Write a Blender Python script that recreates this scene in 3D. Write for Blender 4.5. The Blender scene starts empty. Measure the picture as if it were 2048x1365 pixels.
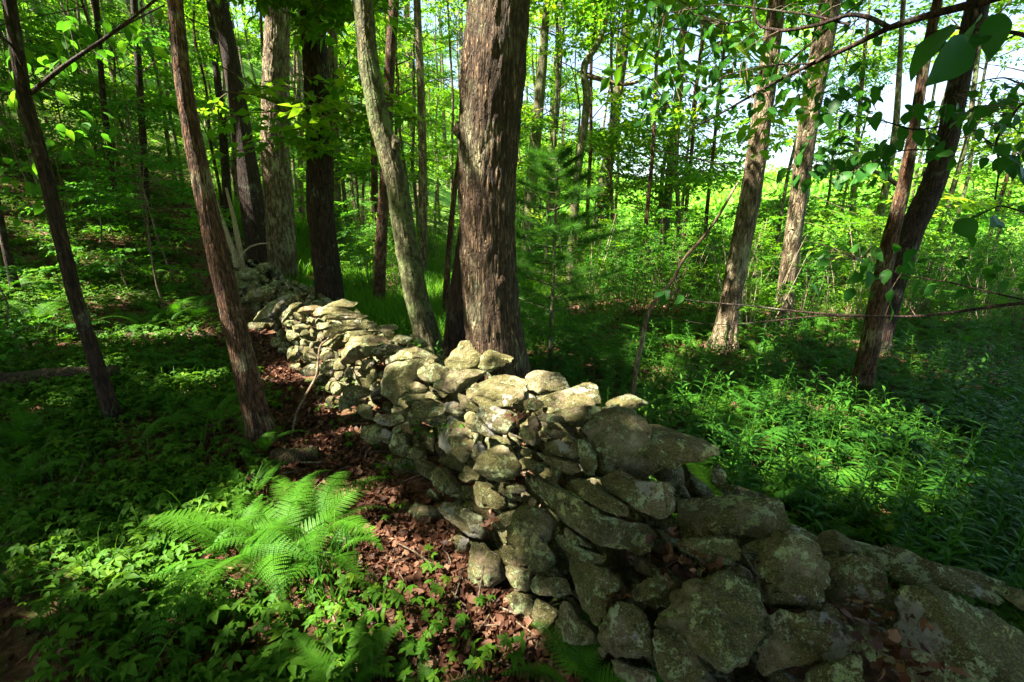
import bpy, math, random
import numpy as np
from mathutils import Vector, Matrix

# ------------------------------------------------------------------ camera, sky, sun, exposure
scene = bpy.context.scene
COL = scene.collection
PITCH = math.radians(16.1)
CAM = np.array([0.0, 0.0, 1.6])
FPX = 910.0                       # focal length in pixels of the 2048 px wide photograph
cam_d = bpy.data.cameras.new("camera"); cam_d.sensor_width = 36.0; cam_d.lens = 36.0*FPX/2048.0
cam_d.clip_start = 0.02; cam_d.clip_end = 1500.0
cam_o = bpy.data.objects.new("camera", cam_d); COL.objects.link(cam_o)
cam_o.location = CAM.tolist(); cam_o.rotation_euler = (math.radians(90)-PITCH, 0, 0)
scene.camera = cam_o

SUN_EL = math.radians(56.0)
SUN_AZ = np.array([-0.93, -0.37]); SUN_AZ /= np.linalg.norm(SUN_AZ)
SUN = np.array([SUN_AZ[0]*math.cos(SUN_EL), SUN_AZ[1]*math.cos(SUN_EL), math.sin(SUN_EL)])
world = bpy.data.worlds.new("World"); scene.world = world; world.use_nodes = True
wn = world.node_tree; wn.nodes.clear()
sky = wn.nodes.new("ShaderNodeTexSky"); sky.sky_type = 'NISHITA'; sky.sun_disc = False
sky.sun_elevation = SUN_EL; sky.sun_rotation = math.atan2(SUN_AZ[0], SUN_AZ[1])
sky.air_density = 1.0; sky.dust_density = 2.2; sky.ozone_density = 1.0
bg = wn.nodes.new("ShaderNodeBackground"); bg.inputs[1].default_value = 0.066
wo = wn.nodes.new("ShaderNodeOutputWorld")
wn.links.new(sky.outputs[0], bg.inputs[0]); wn.links.new(bg.outputs[0], wo.inputs[0])
sun_d = bpy.data.lights.new("sun", 'SUN'); sun_d.energy = 5.0; sun_d.angle = math.radians(0.53)
sun_d.color = (1.0, 0.94, 0.80)
sun_o = bpy.data.objects.new("sun", sun_d); COL.objects.link(sun_o)
sun_o.rotation_euler = Vector(SUN.tolist()).to_track_quat('Z', 'Y').to_euler()
sun_o.location = (-30, -10, 40)
vs = scene.view_settings
scene.display_settings.display_device = 'sRGB'
vs.view_transform = 'Standard'; vs.look = 'None'; vs.gamma = 1.0; vs.use_curve_mapping = False
vs.exposure = 2.95
scene.cycles.max_bounces = 6; scene.cycles.diffuse_bounces = 3; scene.cycles.glossy_bounces = 2
scene.cycles.transmission_bounces = 3; scene.cycles.transparent_max_bounces = 4
scene.cycles.use_denoising = True

rng = np.random.default_rng(7)
random.seed(7)

# ------------------------------------------------------------------ noise (numpy)
_perm = np.random.default_rng(3).permutation(256); _perm = np.concatenate([_perm, _perm, _perm])
_g = np.random.default_rng(4).normal(size=(256, 3)); _g /= np.linalg.norm(_g, axis=1)[:, None]
def pnoise(P):
    P = np.asarray(P, float); I = np.floor(P).astype(int); F = P-I; I &= 255
    U = F*F*F*(F*(F*6-15)+10)
    out = 0
    for dx in (0, 1):
        for dy in (0, 1):
            for dz in (0, 1):
                h = _perm[_perm[_perm[(I[:, 0]+dx)&255]+((I[:, 1]+dy)&255)]+((I[:, 2]+dz)&255)]
                g = _g[h]; d = (g*(F-np.array([dx, dy, dz]))).sum(1)
                w = (U[:, 0] if dx else 1-U[:, 0])*(U[:, 1] if dy else 1-U[:, 1])*(U[:, 2] if dz else 1-U[:, 2])
                out = out+w*d
    return out
def fbm(P, o=3, lac=2.03, gain=.5):
    a, s, r = 1.0, 1.0, 0
    for _ in range(o):
        r = r+a*pnoise(P*s); s *= lac; a *= gain
    return r

# ------------------------------------------------------------------ terrain and rays
def sp(q): return np.logaddexp(0, q)
def zt(x, y):
    x = np.asarray(x, float); y = np.asarray(y, float)
    q = -.8*x+.25*y-5.5; s = sp(q); hill = np.minimum(.26*s+.018*s*s, 16+0*s)
    r = .6*x+.15*y-2.2; drop = np.minimum(.055*sp(r), 1.7)
    R = np.hypot(x, y); ridge = np.clip(R-60, 0, 140)*.085*np.clip((x+20)/40, 0.3, 1)
    P = np.stack([x.ravel(), y.ravel(), 0*x.ravel()], 1)
    b = (.07*pnoise(P*.45+9)+.03*pnoise(P*1.7+3)).reshape(x.shape)
    near = np.clip(np.abs(.785*x+.619*y-1.35)/.9, .15, 1)
    far = (pnoise(P*.018+5)*6).reshape(x.shape)*np.clip((R-60)/80, 0, 1)
    return hill-drop+ridge+b*near+far
def ray(px, py):
    u = (px-1024.0)/FPX; v = (682.5-py)/FPX
    return np.array([u, math.cos(PITCH)+v*math.sin(PITCH), -math.sin(PITCH)+v*math.cos(PITCH)])
WN = np.array([.785, .619]); WD = np.array([-.619, .785]); WB = .93
_hs = np.array([-3, -1, .4, .8, 1.1, 2.0, 3.4, 4.85, 7, 9.6, 14]); _hv = np.array([.5, .5, .5, .6, .74, .69, .58, .66, .6, .45, .3])
def envz(x, y):
    n = WN[0]*x+WN[1]*y-WB; s = WD[0]*x+WD[1]*y
    n = n/np.interp(s, [-2, .1, .9], [1.6, 1.4, 1.0])
    h = np.interp(s, _hs, _hv)
    f = np.interp(n, [-.02, 0, .2, .36, .8, .9], [0, .03, .82, 1, 1, 0])
    return zt(x, y)+f*h
def march(px, py, fn, tmax=60):
    d = ray(px, py); t = np.concatenate([np.arange(.4, 14, .01), np.arange(14, tmax, .05)])
    X = CAM[0]+d[0]*t; Y = d[1]*t; Z = CAM[2]+d[2]*t
    below = np.nonzero(Z < fn(X, Y))[0]
    k = below[0] if len(below) else len(t)-1
    return np.array([X[k], Y[k], Z[k]]), t[k]
def ground(px, py): return march(px, py, zt)[0]
def atY(px, py, Y):
    d = ray(px, py); return CAM+d*(Y/d[1])
def atT(px, py, t): return CAM+ray(px, py)*t

# ------------------------------------------------------------------ materials
def newmat(name):
    m = bpy.data.materials.new(name); m.use_nodes = True; nt = m.node_tree; nt.nodes.clear()
    out = nt.nodes.new("ShaderNodeOutputMaterial"); return m, nt, out
def N(nt, t, **kw):
    n = nt.nodes.new(t)
    for k, v in kw.items(): setattr(n, k, v)
    return n
def setin(n, **kw):
    for k, v in kw.items(): n.inputs[k.replace('_', ' ')].default_value = v
    return n
def ramp(nt, src, stops):
    r = N(nt, "ShaderNodeValToRGB"); e = r.color_ramp.elements
    while len(e) < len(stops): e.new(.5)
    for i, (p, c) in enumerate(stops):
        e[i].position = p; e[i].color = (c[0], c[1], c[2], 1) if isinstance(c, tuple) else (c, c, c, 1)
    nt.links.new(src, r.inputs[0]); return r
def mixc(nt, fac, a, b, mode='MIX'):
    m = N(nt, "ShaderNodeMix", data_type='RGBA', blend_type=mode)
    for s, k in ((fac, 0), (a, 6), (b, 7)):
        if hasattr(s, 'is_linked') or isinstance(s, bpy.types.NodeSocket): nt.links.new(s, m.inputs[k])
        else: m.inputs[k].default_value = s if k == 0 else (s[0], s[1], s[2], 1)
    return m.outputs[2]
def leafmat(name, stops, trans=.45, rough=.45, tint=(1.5, 1.55, .55)):
    m, nt, out = newmat(name)
    at = N(nt, "ShaderNodeAttribute", attribute_name='rnd')
    oi = N(nt, "ShaderNodeObjectInfo")
    ad = N(nt, "ShaderNodeMath", operation='MULTIPLY_ADD'); nt.links.new(oi.outputs['Random'], ad.inputs[0]); ad.inputs[1].default_value = .25
    ml = N(nt, "ShaderNodeMath", operation='MULTIPLY'); nt.links.new(at.outputs['Fac'], ml.inputs[0]); ml.inputs[1].default_value = .75
    nt.links.new(ml.outputs[0], ad.inputs[2])
    c = ramp(nt, ad.outputs[0], stops).outputs[0]
    p = setin(N(nt, "ShaderNodeBsdfPrincipled"), Roughness=rough); p.inputs['Specular IOR Level'].default_value = .12
    nt.links.new(c, p.inputs['Base Color'])
    t = N(nt, "ShaderNodeBsdfTranslucent")
    tc = mixc(nt, 1.0, c, tint, 'MULTIPLY'); nt.links.new(tc, t.inputs[0])
    mx = N(nt, "ShaderNodeMixShader"); mx.inputs[0].default_value = trans
    nt.links.new(p.outputs[0], mx.inputs[1]); nt.links.new(t.outputs[0], mx.inputs[2]); nt.links.new(mx.outputs[0], out.inputs[0])
    return m
G = lambda *a: tuple(a)
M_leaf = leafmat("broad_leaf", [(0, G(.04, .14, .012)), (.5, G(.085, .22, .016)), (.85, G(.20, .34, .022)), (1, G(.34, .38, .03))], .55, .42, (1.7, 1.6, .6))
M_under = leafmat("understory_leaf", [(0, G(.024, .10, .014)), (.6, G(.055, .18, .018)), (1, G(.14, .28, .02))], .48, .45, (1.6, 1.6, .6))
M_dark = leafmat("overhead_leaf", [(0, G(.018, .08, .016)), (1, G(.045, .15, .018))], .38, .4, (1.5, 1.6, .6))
M_creep = leafmat("creeper_leaf", [(0, G(.024, .085, .008)), (.6, G(.065, .16, .010)), (.93, G(.18, .27, .014)), (1, G(.30, .24, .03))], .36, .55)
M_fern = leafmat("fern_frond", [(0, G(.018, .095, .008)), (1, G(.085, .22, .012))], .42, .5)
M_weed = leafmat("narrow_leaf", [(0, G(.012, .065, .010)), (.6, G(.036, .125, .012)), (.9, G(.10, .22, .018)), (1, G(.22, .20, .04))], .38, .45)
M_grass = leafmat("grass_blade", [(0, G(.04, .13, .012)), (.6, G(.07, .20, .015)), (1, G(.19, .30, .03))], .5, .5)
M_needle = leafmat("pine_needle", [(0, G(.018, .075, .012)), (1, G(.07, .19, .02))], .4, .5)
M_scrub = leafmat("valley_scrub", [(0, G(.08, .24, .03)), (.6, G(.15, .34, .035)), (1, G(.30, .42, .08))], .4, .5)
M_litter = leafmat("dead_leaf", [(0, G(.022, .010, .006)), (.4, G(.07, .028, .016)), (.7, G(.14, .068, .040)), (.9, G(.25, .145, .09)), (1, G(.40, .29, .20))], .12, .5, (1.4, .7, .4))
M_moss = leafmat("moss_tuft", [(0, G(.06, .11, .01)), (1, G(.16, .20, .012))], .2, .8)

def barkmat(name, dark, light, lichen, lw=.25, sc=1.0, bump=.6, st=5.0):
    m, nt, out = newmat(name)
    tc = N(nt, "ShaderNodeTexCoord"); oi = N(nt, "ShaderNodeObjectInfo")
    vadd = N(nt, "ShaderNodeVectorMath", operation='ADD'); nt.links.new(tc.outputs['Object'], vadd.inputs[0]); nt.links.new(oi.outputs['Location'], vadd.inputs[1])
    mp = N(nt, "ShaderNodeMapping"); mp.inputs['Scale'].default_value = (34*sc, 34*sc, st*sc); nt.links.new(vadd.outputs[0], mp.inputs[0])
    n1 = setin(N(nt, "ShaderNodeTexNoise"), Scale=1.0, Detail=6.0, Roughness=.62, Distortion=.6); nt.links.new(mp.outputs[0], n1.inputs[0])
    vo = setin(N(nt, "ShaderNodeTexVoronoi", feature='DISTANCE_TO_EDGE'), Scale=1.2); nt.links.new(mp.outputs[0], vo.inputs[0])
    n2 = setin(N(nt, "ShaderNodeTexNoise"), Scale=3.2, Detail=6.0, Roughness=.7); nt.links.new(vadd.outputs[0], n2.inputs[0])
    n3 = setin(N(nt, "ShaderNodeTexNoise"), Scale=60.0, Detail=3.0); nt.links.new(vadd.outputs[0], n3.inputs[0])
    a = ramp(nt, n1.outputs[0], [(.40, 0.0), (.60, 1.0)]).outputs[0]
    cr = ramp(nt, vo.outputs[0], [(.0, 0.15), (.16, 1.0)]).outputs[0]
    hh = N(nt, "ShaderNodeMath", operation='MULTIPLY'); nt.links.new(a, hh.inputs[0]); nt.links.new(cr, hh.inputs[1])
    base = mixc(nt, hh.outputs[0], dark, light)
    lf = ramp(nt, n2.outputs[0], [(.60-lw*.3, 0.0), (.70-lw*.2, 1.0)]).outputs[0]
    lf2 = N(nt, "ShaderNodeMath", operation='MULTIPLY'); nt.links.new(lf, lf2.inputs[0]); nt.links.new(a, lf2.inputs[1])
    c = mixc(nt, lf2.outputs[0], base, lichen)
    p = setin(N(nt, "ShaderNodeBsdfPrincipled"), Roughness=.8); p.inputs['Specular IOR Level'].default_value = .25
    nt.links.new(c, p.inputs['Base Color'])
    h2 = N(nt, "ShaderNodeMath", operation='MULTIPLY_ADD'); nt.links.new(n3.outputs[0], h2.inputs[0]); h2.inputs[1].default_value = .3; nt.links.new(hh.outputs[0], h2.inputs[2])
    b = setin(N(nt, "ShaderNodeBump"), Strength=bump, Distance=.045); nt.links.new(h2.outputs[0], b.inputs['Height']); nt.links.new(b.outputs[0], p.inputs['Normal'])
    nt.links.new(p.outputs[0], out.inputs[0]); return m
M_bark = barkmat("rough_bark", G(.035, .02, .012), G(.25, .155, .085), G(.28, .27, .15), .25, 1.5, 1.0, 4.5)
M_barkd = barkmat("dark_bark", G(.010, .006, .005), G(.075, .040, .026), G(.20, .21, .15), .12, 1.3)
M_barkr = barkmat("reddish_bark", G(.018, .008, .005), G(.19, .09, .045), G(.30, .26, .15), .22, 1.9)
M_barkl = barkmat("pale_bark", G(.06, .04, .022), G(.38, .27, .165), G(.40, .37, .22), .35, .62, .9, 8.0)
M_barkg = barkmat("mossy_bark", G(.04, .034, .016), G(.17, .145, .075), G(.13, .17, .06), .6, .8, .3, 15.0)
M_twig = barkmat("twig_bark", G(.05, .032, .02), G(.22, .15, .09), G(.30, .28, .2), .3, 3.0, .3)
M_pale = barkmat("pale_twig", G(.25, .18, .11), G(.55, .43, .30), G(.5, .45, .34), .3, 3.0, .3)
M_rot = barkmat("rotten_wood", G(.03, .018, .010), G(.16, .09, .05), G(.09, .12, .03), .5, .9, .9)

def stonemat():
    m, nt, out = newmat("lichen_stone")
    tc = N(nt, "ShaderNodeTexCoord"); oi = N(nt, "ShaderNodeObjectInfo")
    off = N(nt, "ShaderNodeVectorMath", operation='ADD'); nt.links.new(tc.outputs['Object'], off.inputs[0]); nt.links.new(oi.outputs['Location'], off.inputs[1])
    V = off.outputs[0]
    def noise(sc, det=5, rough=.6, dist=0):
        n = setin(N(nt, "ShaderNodeTexNoise"), Scale=sc, Detail=float(det), Roughness=rough, Distortion=float(dist)); nt.links.new(V, n.inputs[0]); return n.outputs[0]
    def mul(a, b):
        q = N(nt, "ShaderNodeMath", operation='MULTIPLY')
        for x, k in ((a, 0), (b, 1)):
            if isinstance(x, (int, float)): q.inputs[k].default_value = x
            else: nt.links.new(x, q.inputs[k])
        return q.outputs[0]
    def add(a, b):
        q = N(nt, "ShaderNodeMath", operation='ADD'); nt.links.new(a, q.inputs[0]); nt.links.new(b, q.inputs[1]); return q.outputs[0]
    n0 = noise(5.0, 6, .62); n1 = noise(15, 7, .72); n2 = noise(70, 6, .8); n3 = noise(8.5, 7, .7, .5); n4 = noise(210, 4, .75); n5 = noise(3.6, 6, .65); n6 = noise(34, 6, .75, .4)
    grey = ramp(nt, n1, [(.3, G(.07, .05, .030)), (.5, G(.205, .16, .105)), (.68, G(.46, .39, .28))]).outputs[0]
    tanr = mixc(nt, ramp(nt, oi.outputs['Random'], [(0, 0.0), (.6, .2), (1, .8)]).outputs[0], grey, mixc(nt, .6, grey, G(.36, .20, .12)))
    # olive moss film, broken up at grain size
    mf = mul(ramp(nt, n0, [(.36, .2), (.50, 1.0)]).outputs[0], ramp(nt, n2, [(.36, .1), (.50, 1.0)]).outputs[0])
    c1 = mixc(nt, mf, tanr, ramp(nt, n4, [(.35, G(.028, .027, .006)), (.5, G(.085, .080, .020)), (.68, G(.23, .21, .07))]).outputs[0])
    # crusty lichen in broken rosettes, with a fine speckle of it nearly everywhere
    rose = mul(ramp(nt, n3, [(.525, 0.0), (.55, 1.0)]).outputs[0], ramp(nt, n6, [(.47, 0.0), (.50, 1.0)]).outputs[0])
    speck = mul(ramp(nt, n2, [(.565, 0.0), (.60, 1.0)]).outputs[0], ramp(nt, n5, [(.36, .25), (.6, .9)]).outputs[0])
    mx = N(nt, "ShaderNodeMath", operation='MAXIMUM'); nt.links.new(mul(rose, ramp(nt, n4, [(.38, .35), (.5, 1.0)]).outputs[0]), mx.inputs[0]); nt.links.new(speck, mx.inputs[1]); lm = mx.outputs[0]
    lcol = ramp(nt, n5, [(.38, G(.50, .48, .20)), (.49, G(.37, .45, .22)), (.60, G(.52, .52, .33))]).outputs[0]
    c2 = mixc(nt, lm, c1, lcol)
    c3 = mixc(nt, mul(ramp(nt, n5, [(.615, 0.0), (.635, .9)]).outputs[0], ramp(nt, n6, [(.35, .3), (.5, 1.0)]).outputs[0]), c2, G(.36, .33, .30))
    vo = setin(N(nt, "ShaderNodeTexVoronoi"), Scale=38.0); nt.links.new(V, vo.inputs[0])
    c4 = mixc(nt, ramp(nt, vo.outputs[0], [(.10, .8), (.19, 0.0)]).outputs[0], c3, G(.045, .04, .02))
    c5 = mixc(nt, ramp(nt, n1, [(.36, .75), (.43, 0.0)]).outputs[0], c4, G(.035, .028, .014))
    p = setin(N(nt, "ShaderNodeBsdfPrincipled"), Roughness=.88); p.inputs['Specular IOR Level'].default_value = .2
    nt.links.new(c5, p.inputs['Base Color'])
    h = add(add(mul(n1, 1.5), mul(n2, .55)), add(mul(lm, .22), mul(n4, .22)))
    b = setin(N(nt, "ShaderNodeBump"), Strength=1.0, Distance=.022); nt.links.new(h, b.inputs['Height']); nt.links.new(b.outputs[0], p.inputs['Normal'])
    nt.links.new(p.outputs[0], out.inputs[0]); return m
M_stone = stonemat()
def groundmat():
    m, nt, out = newmat("forest_soil"); tc = N(nt, "ShaderNodeTexCoord")
    def noise(sc, det=5):
        n = setin(N(nt, "ShaderNodeTexNoise"), Scale=sc, Detail=float(det), Roughness=.65); nt.links.new(tc.outputs['Object'], n.inputs[0]); return n.outputs[0]
    a = noise(22, 8); b_ = noise(.9, 4); c_ = noise(90, 3)
    lit = ramp(nt, a, [(.3, G(.03, .016, .010)), (.5, G(.085, .04, .022)), (.68, G(.20, .10, .06))]).outputs[0]
    c = mixc(nt, ramp(nt, b_, [(.5, 0.0), (.6, .8)]).outputs[0], lit, mixc(nt, a, G(.02, .05, .01), G(.06, .13, .02)))
    geo = N(nt, "ShaderNodeNewGeometry"); ln = N(nt, "ShaderNodeVectorMath", operation='LENGTH'); nt.links.new(geo.outputs['Position'], ln.inputs[0])
    mr = N(nt, "ShaderNodeMapRange"); mr.inputs[1].default_value = 16; mr.inputs[2].default_value = 30; nt.links.new(ln.outputs['Value'], mr.inputs[0])
    c = mixc(nt, mr.outputs[0], c, mixc(nt, a, G(.07, .18, .02), G(.18, .32, .05)))
    p = setin(N(nt, "ShaderNodeBsdfPrincipled"), Roughness=.95); p.inputs['Specular IOR Level'].default_value = .1
    nt.links.new(c, p.inputs['Base Color'])
    b = setin(N(nt, "ShaderNodeBump"), Strength=.8, Distance=.03); nt.links.new(a, b.inputs['Height']); nt.links.new(b.outputs[0], p.inputs['Normal'])
    nt.links.new(p.outputs[0], out.inputs[0]); return m
M_soil = groundmat()

# ------------------------------------------------------------------ mesh and object helpers
def mesh_from(name, parts, mats, smooth=False):
    """parts: list of (V, F, material index, rnd per vertex or None); F is (n,3) or (n,4)."""
    vs_, ls, st, mi, rn = [], [], [], [], []; vo = 0; lo = 0; nf = 0
    for V, F, k, r in parts:
        V = np.asarray(V, np.float32); F = np.asarray(F, np.int32)
        if not len(F): continue
        vs_.append(V); ls.append((F+vo).ravel()); n = F.shape[1]
        st.append(lo+np.arange(len(F))*n); mi.append(np.full(len(F), k, np.int32))
        rn.append(np.full(len(V), .5, np.float32) if r is None else np.asarray(r, np.float32))
        vo += len(V); lo += F.size; nf += len(F)
    V = np.concatenate(vs_); L = np.concatenate(ls); S = np.concatenate(st).astype(np.int32)
    me = bpy.data.meshes.new(name); me.vertices.add(len(V)); me.vertices.foreach_set("co", V.ravel())
    me.loops.add(len(L)); me.loops.foreach_set("vertex_index", L.astype(np.int32))
    me.polygons.add(nf); me.polygons.foreach_set("loop_start", S)
    me.polygons.foreach_set("material_index", np.concatenate(mi))
    if smooth: me.polygons.foreach_set("use_smooth", np.ones(nf, bool))
    at = me.attributes.new("rnd", 'FLOAT', 'POINT'); at.data.foreach_set("value", np.concatenate(rn))
    me.update(calc_edges=True)
    for m in mats: me.materials.append(m)
    return me
def obj(name, me, parent=None, loc=None):
    o = bpy.data.objects.new(name, me); COL.objects.link(o)
    if parent is not None: o.parent = parent
    if loc is not None: o.location = [float(c) for c in loc]
    return o
def tag(o, label=None, cat=None, group=None, kind=None):
    if label: o['label'] = label
    if cat: o['category'] = cat
    if group: o['group'] = group
    if kind: o['kind'] = kind
    return o
def thing(name, label, cat, loc=(0, 0, 0), rz=0, group=None):
    o = bpy.data.objects.new(name, None); COL.objects.link(o); o.empty_display_size = .2
    o.location = [float(c) for c in loc]; o.rotation_euler = (0, 0, rz); return tag(o, label, cat, group)
def dup(root, loc, rz, scale=1.0, label=None):
    r = root.copy(); COL.objects.link(r); r.location = [float(c) for c in loc]; r.rotation_euler = (0, 0, rz); r.scale = (scale,)*3
    if label: r['label'] = label
    for ch in list(root.children):
        c = ch.copy(); COL.objects.link(c); c.parent = r
    return r
def tube(pts, rad, sides=8, jit=0.0, seed=0, cap=True):
    P = np.asarray(pts, float); n = len(P); rad = np.broadcast_to(np.asarray(rad, float), (n,))
    T = np.gradient(P, axis=0); T /= np.linalg.norm(T, axis=1)[:, None]+1e-9
    ref = np.array([0, 0, 1.0]) if abs(T[:, 2]).mean() < .8 else np.array([1.0, 0, 0])
    A = np.cross(T, ref); A /= np.linalg.norm(A, axis=1)[:, None]+1e-9; B = np.cross(T, A)
    th = np.linspace(0, 2*math.pi, sides, endpoint=False)
    V = P[:, None]+rad[:, None, None]*(np.cos(th)[None, :, None]*A[:, None]+np.sin(th)[None, :, None]*B[:, None])
    V = V.reshape(-1, 3)
    i = np.arange(n-1)[:, None]*sides; j = np.arange(sides)[None]; k = (j+1) % sides
    F = np.stack([i+j, i+k, i+sides+k, i+sides+j], -1).reshape(-1, 4)
    return V, F
def resample(pts, n):
    P = np.asarray(pts, float); d = np.r_[0, np.cumsum(np.linalg.norm(np.diff(P, axis=0), axis=1))]
    t = np.linspace(0, d[-1], n)
    # Catmull-like smoothing through a cubic in each channel
    out = np.stack([np.interp(t, d, P[:, c]) for c in range(P.shape[1])], 1)
    for _ in range(2):
        o2 = out.copy(); o2[1:-1] = .25*out[:-2]+.5*out[1:-1]+.25*out[2:]; out = o2
    return out
def rotmats(az, tilt, roll):
    """Rz(az) @ Rx(tilt) @ Ry(roll), vectorised."""
    ca, sa, ct, st, cr, sr = np.cos(az), np.sin(az), np.cos(tilt), np.sin(tilt), np.cos(roll), np.sin(roll)
    z = 0*ca; o = z+1
    Rz = np.stack([ca, -sa, z, sa, ca, z, z, z, o], -1).reshape(-1, 3, 3)
    Rx = np.stack([o, z, z, z, ct, -st, z, st, ct], -1).reshape(-1, 3, 3)
    Ry = np.stack([cr, z, sr, z, o, z, -sr, z, cr], -1).reshape(-1, 3, 3)
    return Rz@Rx@Ry
def scatter(tpl, R, S, Pos, rmix=.5, rr=None):
    """Copy a template (V, F, rnd) with rotations R (n,3,3), scales S, positions Pos; returns one (V, F, rnd)."""
    V, F, r = tpl; n = len(Pos); S = np.broadcast_to(np.asarray(S, float), (n,))
    W = np.einsum('nij,vj->nvi', R, V)*S[:, None, None]+Pos[:, None]
    FF = (F[None]+(np.arange(n)*len(V))[:, None, None]).reshape(-1, F.shape[1])
    q = rng.random(n) if rr is None else rr
    RR = (r[None]*(1-rmix)+q[:, None]*rmix)
    return W.reshape(-1, 3), FF, RR.ravel()
def cat(L):
    vo = 0; V, F, R = [], [], []
    for v, f, r in L:
        V.append(v); F.append(f+vo); R.append(r if r is not None else np.full(len(v), .5)); vo += len(v)
    return np.concatenate(V), np.concatenate(F), np.concatenate(R)

# leaf templates: base at origin, along +Y, length 1
def leaf(w=.5, fold=.12, droop=.12):
    V = np.array([[0, 0, 0], [w*.42, .28, fold*.8], [w*.5, .55, fold], [0, 1, -droop], [-w*.5, .55, fold], [-w*.42, .28, fold*.8], [0, .5, 0]], float)
    V[:, 2] -= 0
    F = np.array([[0, 1, 2, 6], [6, 2, 3, 3], [0, 6, 4, 5], [6, 3, 4, 4]])
    F = np.array([[0, 1, 6], [1, 2, 6], [2, 3, 6], [3, 4, 6], [4, 5, 6], [5, 0, 6]])
    return V, F, np.full(7, .5)
def leaf_cheap(w=.55, fold=.1, droop=.1):
    V = np.array([[0, 0, 0], [w*.5, .42, fold], [0, 1, -droop], [-w*.5, .42, fold]], float)
    return V, np.array([[0, 1, 2], [0, 2, 3]]), np.full(4, .5)
def leaf_fine(w=.55, nseg=7, curl=.25, wav=.03):
    t = np.linspace(0, 1, nseg+1); hw = w*.5*np.sin(math.pi*np.clip(t, .02, .995)**.82)**.8
    z = -curl*t**2
    V = []; 
    for i, tt in enumerate(t):
        y = tt-.1*curl*tt**2
        V += [[-hw[i], y-.03*hw[i], z[i]+.22*hw[i]+wav*math.sin(i*2.1)], [0, y, z[i]], [hw[i], y-.03*hw[i], z[i]+.22*hw[i]+wav*math.cos(i*1.7)]]
    V = np.array(V); F = []
    for i in range(nseg):
        for k in (0, 1):
            a = i*3+k; F += [[a, a+1, a+4], [a, a+4, a+3]]
    return V, np.array(F), np.full(len(V), .5)
def spray(seed, n=13, L=.75, ll=.12, w=.55, cheap=True, dense=1.0):
    """a twig with alternate leaves lying roughly in one plane; returns leaf template and twig template"""
    r = np.random.default_rng(seed); t = np.linspace(.12, 1, n)
    side = np.where(np.arange(n) % 2, 1, -1)
    P = np.stack([.06*np.sin(t*5+seed), L*t, -.16*L*t**2], 1)
    az = -side*r.uniform(.6, 1.2, n); az[-1] = 0
    R = rotmats(az, r.normal(-.15, .22, n), r.normal(0, .3, n))
    off = np.einsum('nij,j->ni', R, np.array([0, .03, 0]))
    lv = scatter(leaf_cheap(w) if cheap else leaf(w), R, ll*r.uniform(.7, 1.15, n), P+off, 1.0, r.random(n))
    # side twigs
    S = [lv]
    for k in range(3):
        m = 6; tt = np.linspace(.3, 1, m); s = -1 if k % 2 else 1; b = P[2+k*3]; a0 = -s*.85
        d = np.array([-math.sin(a0), math.cos(a0), -.05]); Q = b+d*tt[:, None]*L*.42
        sd = np.where(np.arange(m) % 2, 1, -1); az2 = a0-sd*r.uniform(.5, 1.1, m); az2[-1] = a0
        S.append(scatter(leaf_cheap(w) if cheap else leaf(w), rotmats(az2, r.normal(-.15, .25, m), r.normal(0, .3, m)), ll*r.uniform(.6, 1.05, m), Q, 1.0, r.random(m)))
    tw = tube(np.stack([.06*np.sin(np.linspace(0, 1, 5)*5+seed), L*np.linspace(0, 1, 5), -.16*L*np.linspace(0, 1, 5)**2], 1), np.linspace(.006, .002, 5), 3)
    return cat(S), (tw[0], tw[1], np.full(len(tw[0]), .5))
SPR = [spray(k, 13, .75, .125, .56) for k in range(4)]
SPRS = [spray(k+10, 11, .55, .095, .52, cheap=False) for k in range(4)]

# ------------------------------------------------------------------ where the sun reaches: gaps are cut in the crowns over these spots
def W_(px, py): return march(px, py, envz)[0]
LIT = []
for px, py, r in [(1170, 785, .24), (1245, 800, .14), (940, 705, .22), (985, 925, .13), (835, 720, .20), (745, 690, .22), (1075, 745, .12), (900, 790, .1), (690, 830, .1), (590, 620, .42), (520, 645, .32), (540, 590, .4), (660, 655, .25), (690, 690, .2), (630, 615, .3), (655, 790, .10), (1110, 765, .1), (1590, 1015, .06), (1100, 1250, .06), (890, 800, .07)]:
    LIT.append((W_(px, py), r*.85))
for px, py, r in [(640, 1080, .26), (480, 1100, .2), (700, 990, .16), (740, 1140, .15), (790, 1130, .08), (560, 1000, .18), (330, 930, .12), (240, 1130, .22), (300, 1180, .2), (400, 1200, .15), (130, 1100, .12),
                  (905, 1290, .06), (640, 1320, .09), (1150, 1340, .08), (400, 610, .3), (330, 680, .5), (120, 640, .45), (40, 600, .3), (590, 760, .22), (60, 1180, .08), (700, 1340, .08),
                  (1080, 710, .5), (1330, 705, .4), (1400, 690, .3), (1780, 1030, .26), (1900, 900, .2), (1600, 800, .14), (1350, 760, .2), (1700, 880, .12), (1850, 760, .22), (1400, 820, .1), (1480, 810, .13), (1530, 960, .09), (1630, 930, .11), (1830, 880, .13), (1700, 820, .13), (1950, 1000, .12), (1560, 870, .1), (1300, 740, .2), (1240, 720, .2), (1560, 780, .15), (1180, 730, .15), (1750, 700, .4), (1300, 690, .3), (720, 560, 1.3), (880, 600, 1.0), (900, 680, .3), (1700, 640, .5), (1900, 640, .5), (1540, 720, .3), (300, 420, .6), (190, 520, .5), (100, 560, .3), (170, 600, .25), (260, 590, .3), (60, 700, .25), (200, 700, .25), (280, 745, .2), (350, 560, .4), (380, 500, .3), (250, 480, .4), (120, 480, .4), (420, 640, .25), (150, 760, .16), (330, 810, .12), (90, 830, .12), (440, 760, .12)]:
    LIT.append((ground(px, py), r*(.72 if py > 880 and px < 1000 else .8)))
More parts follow.
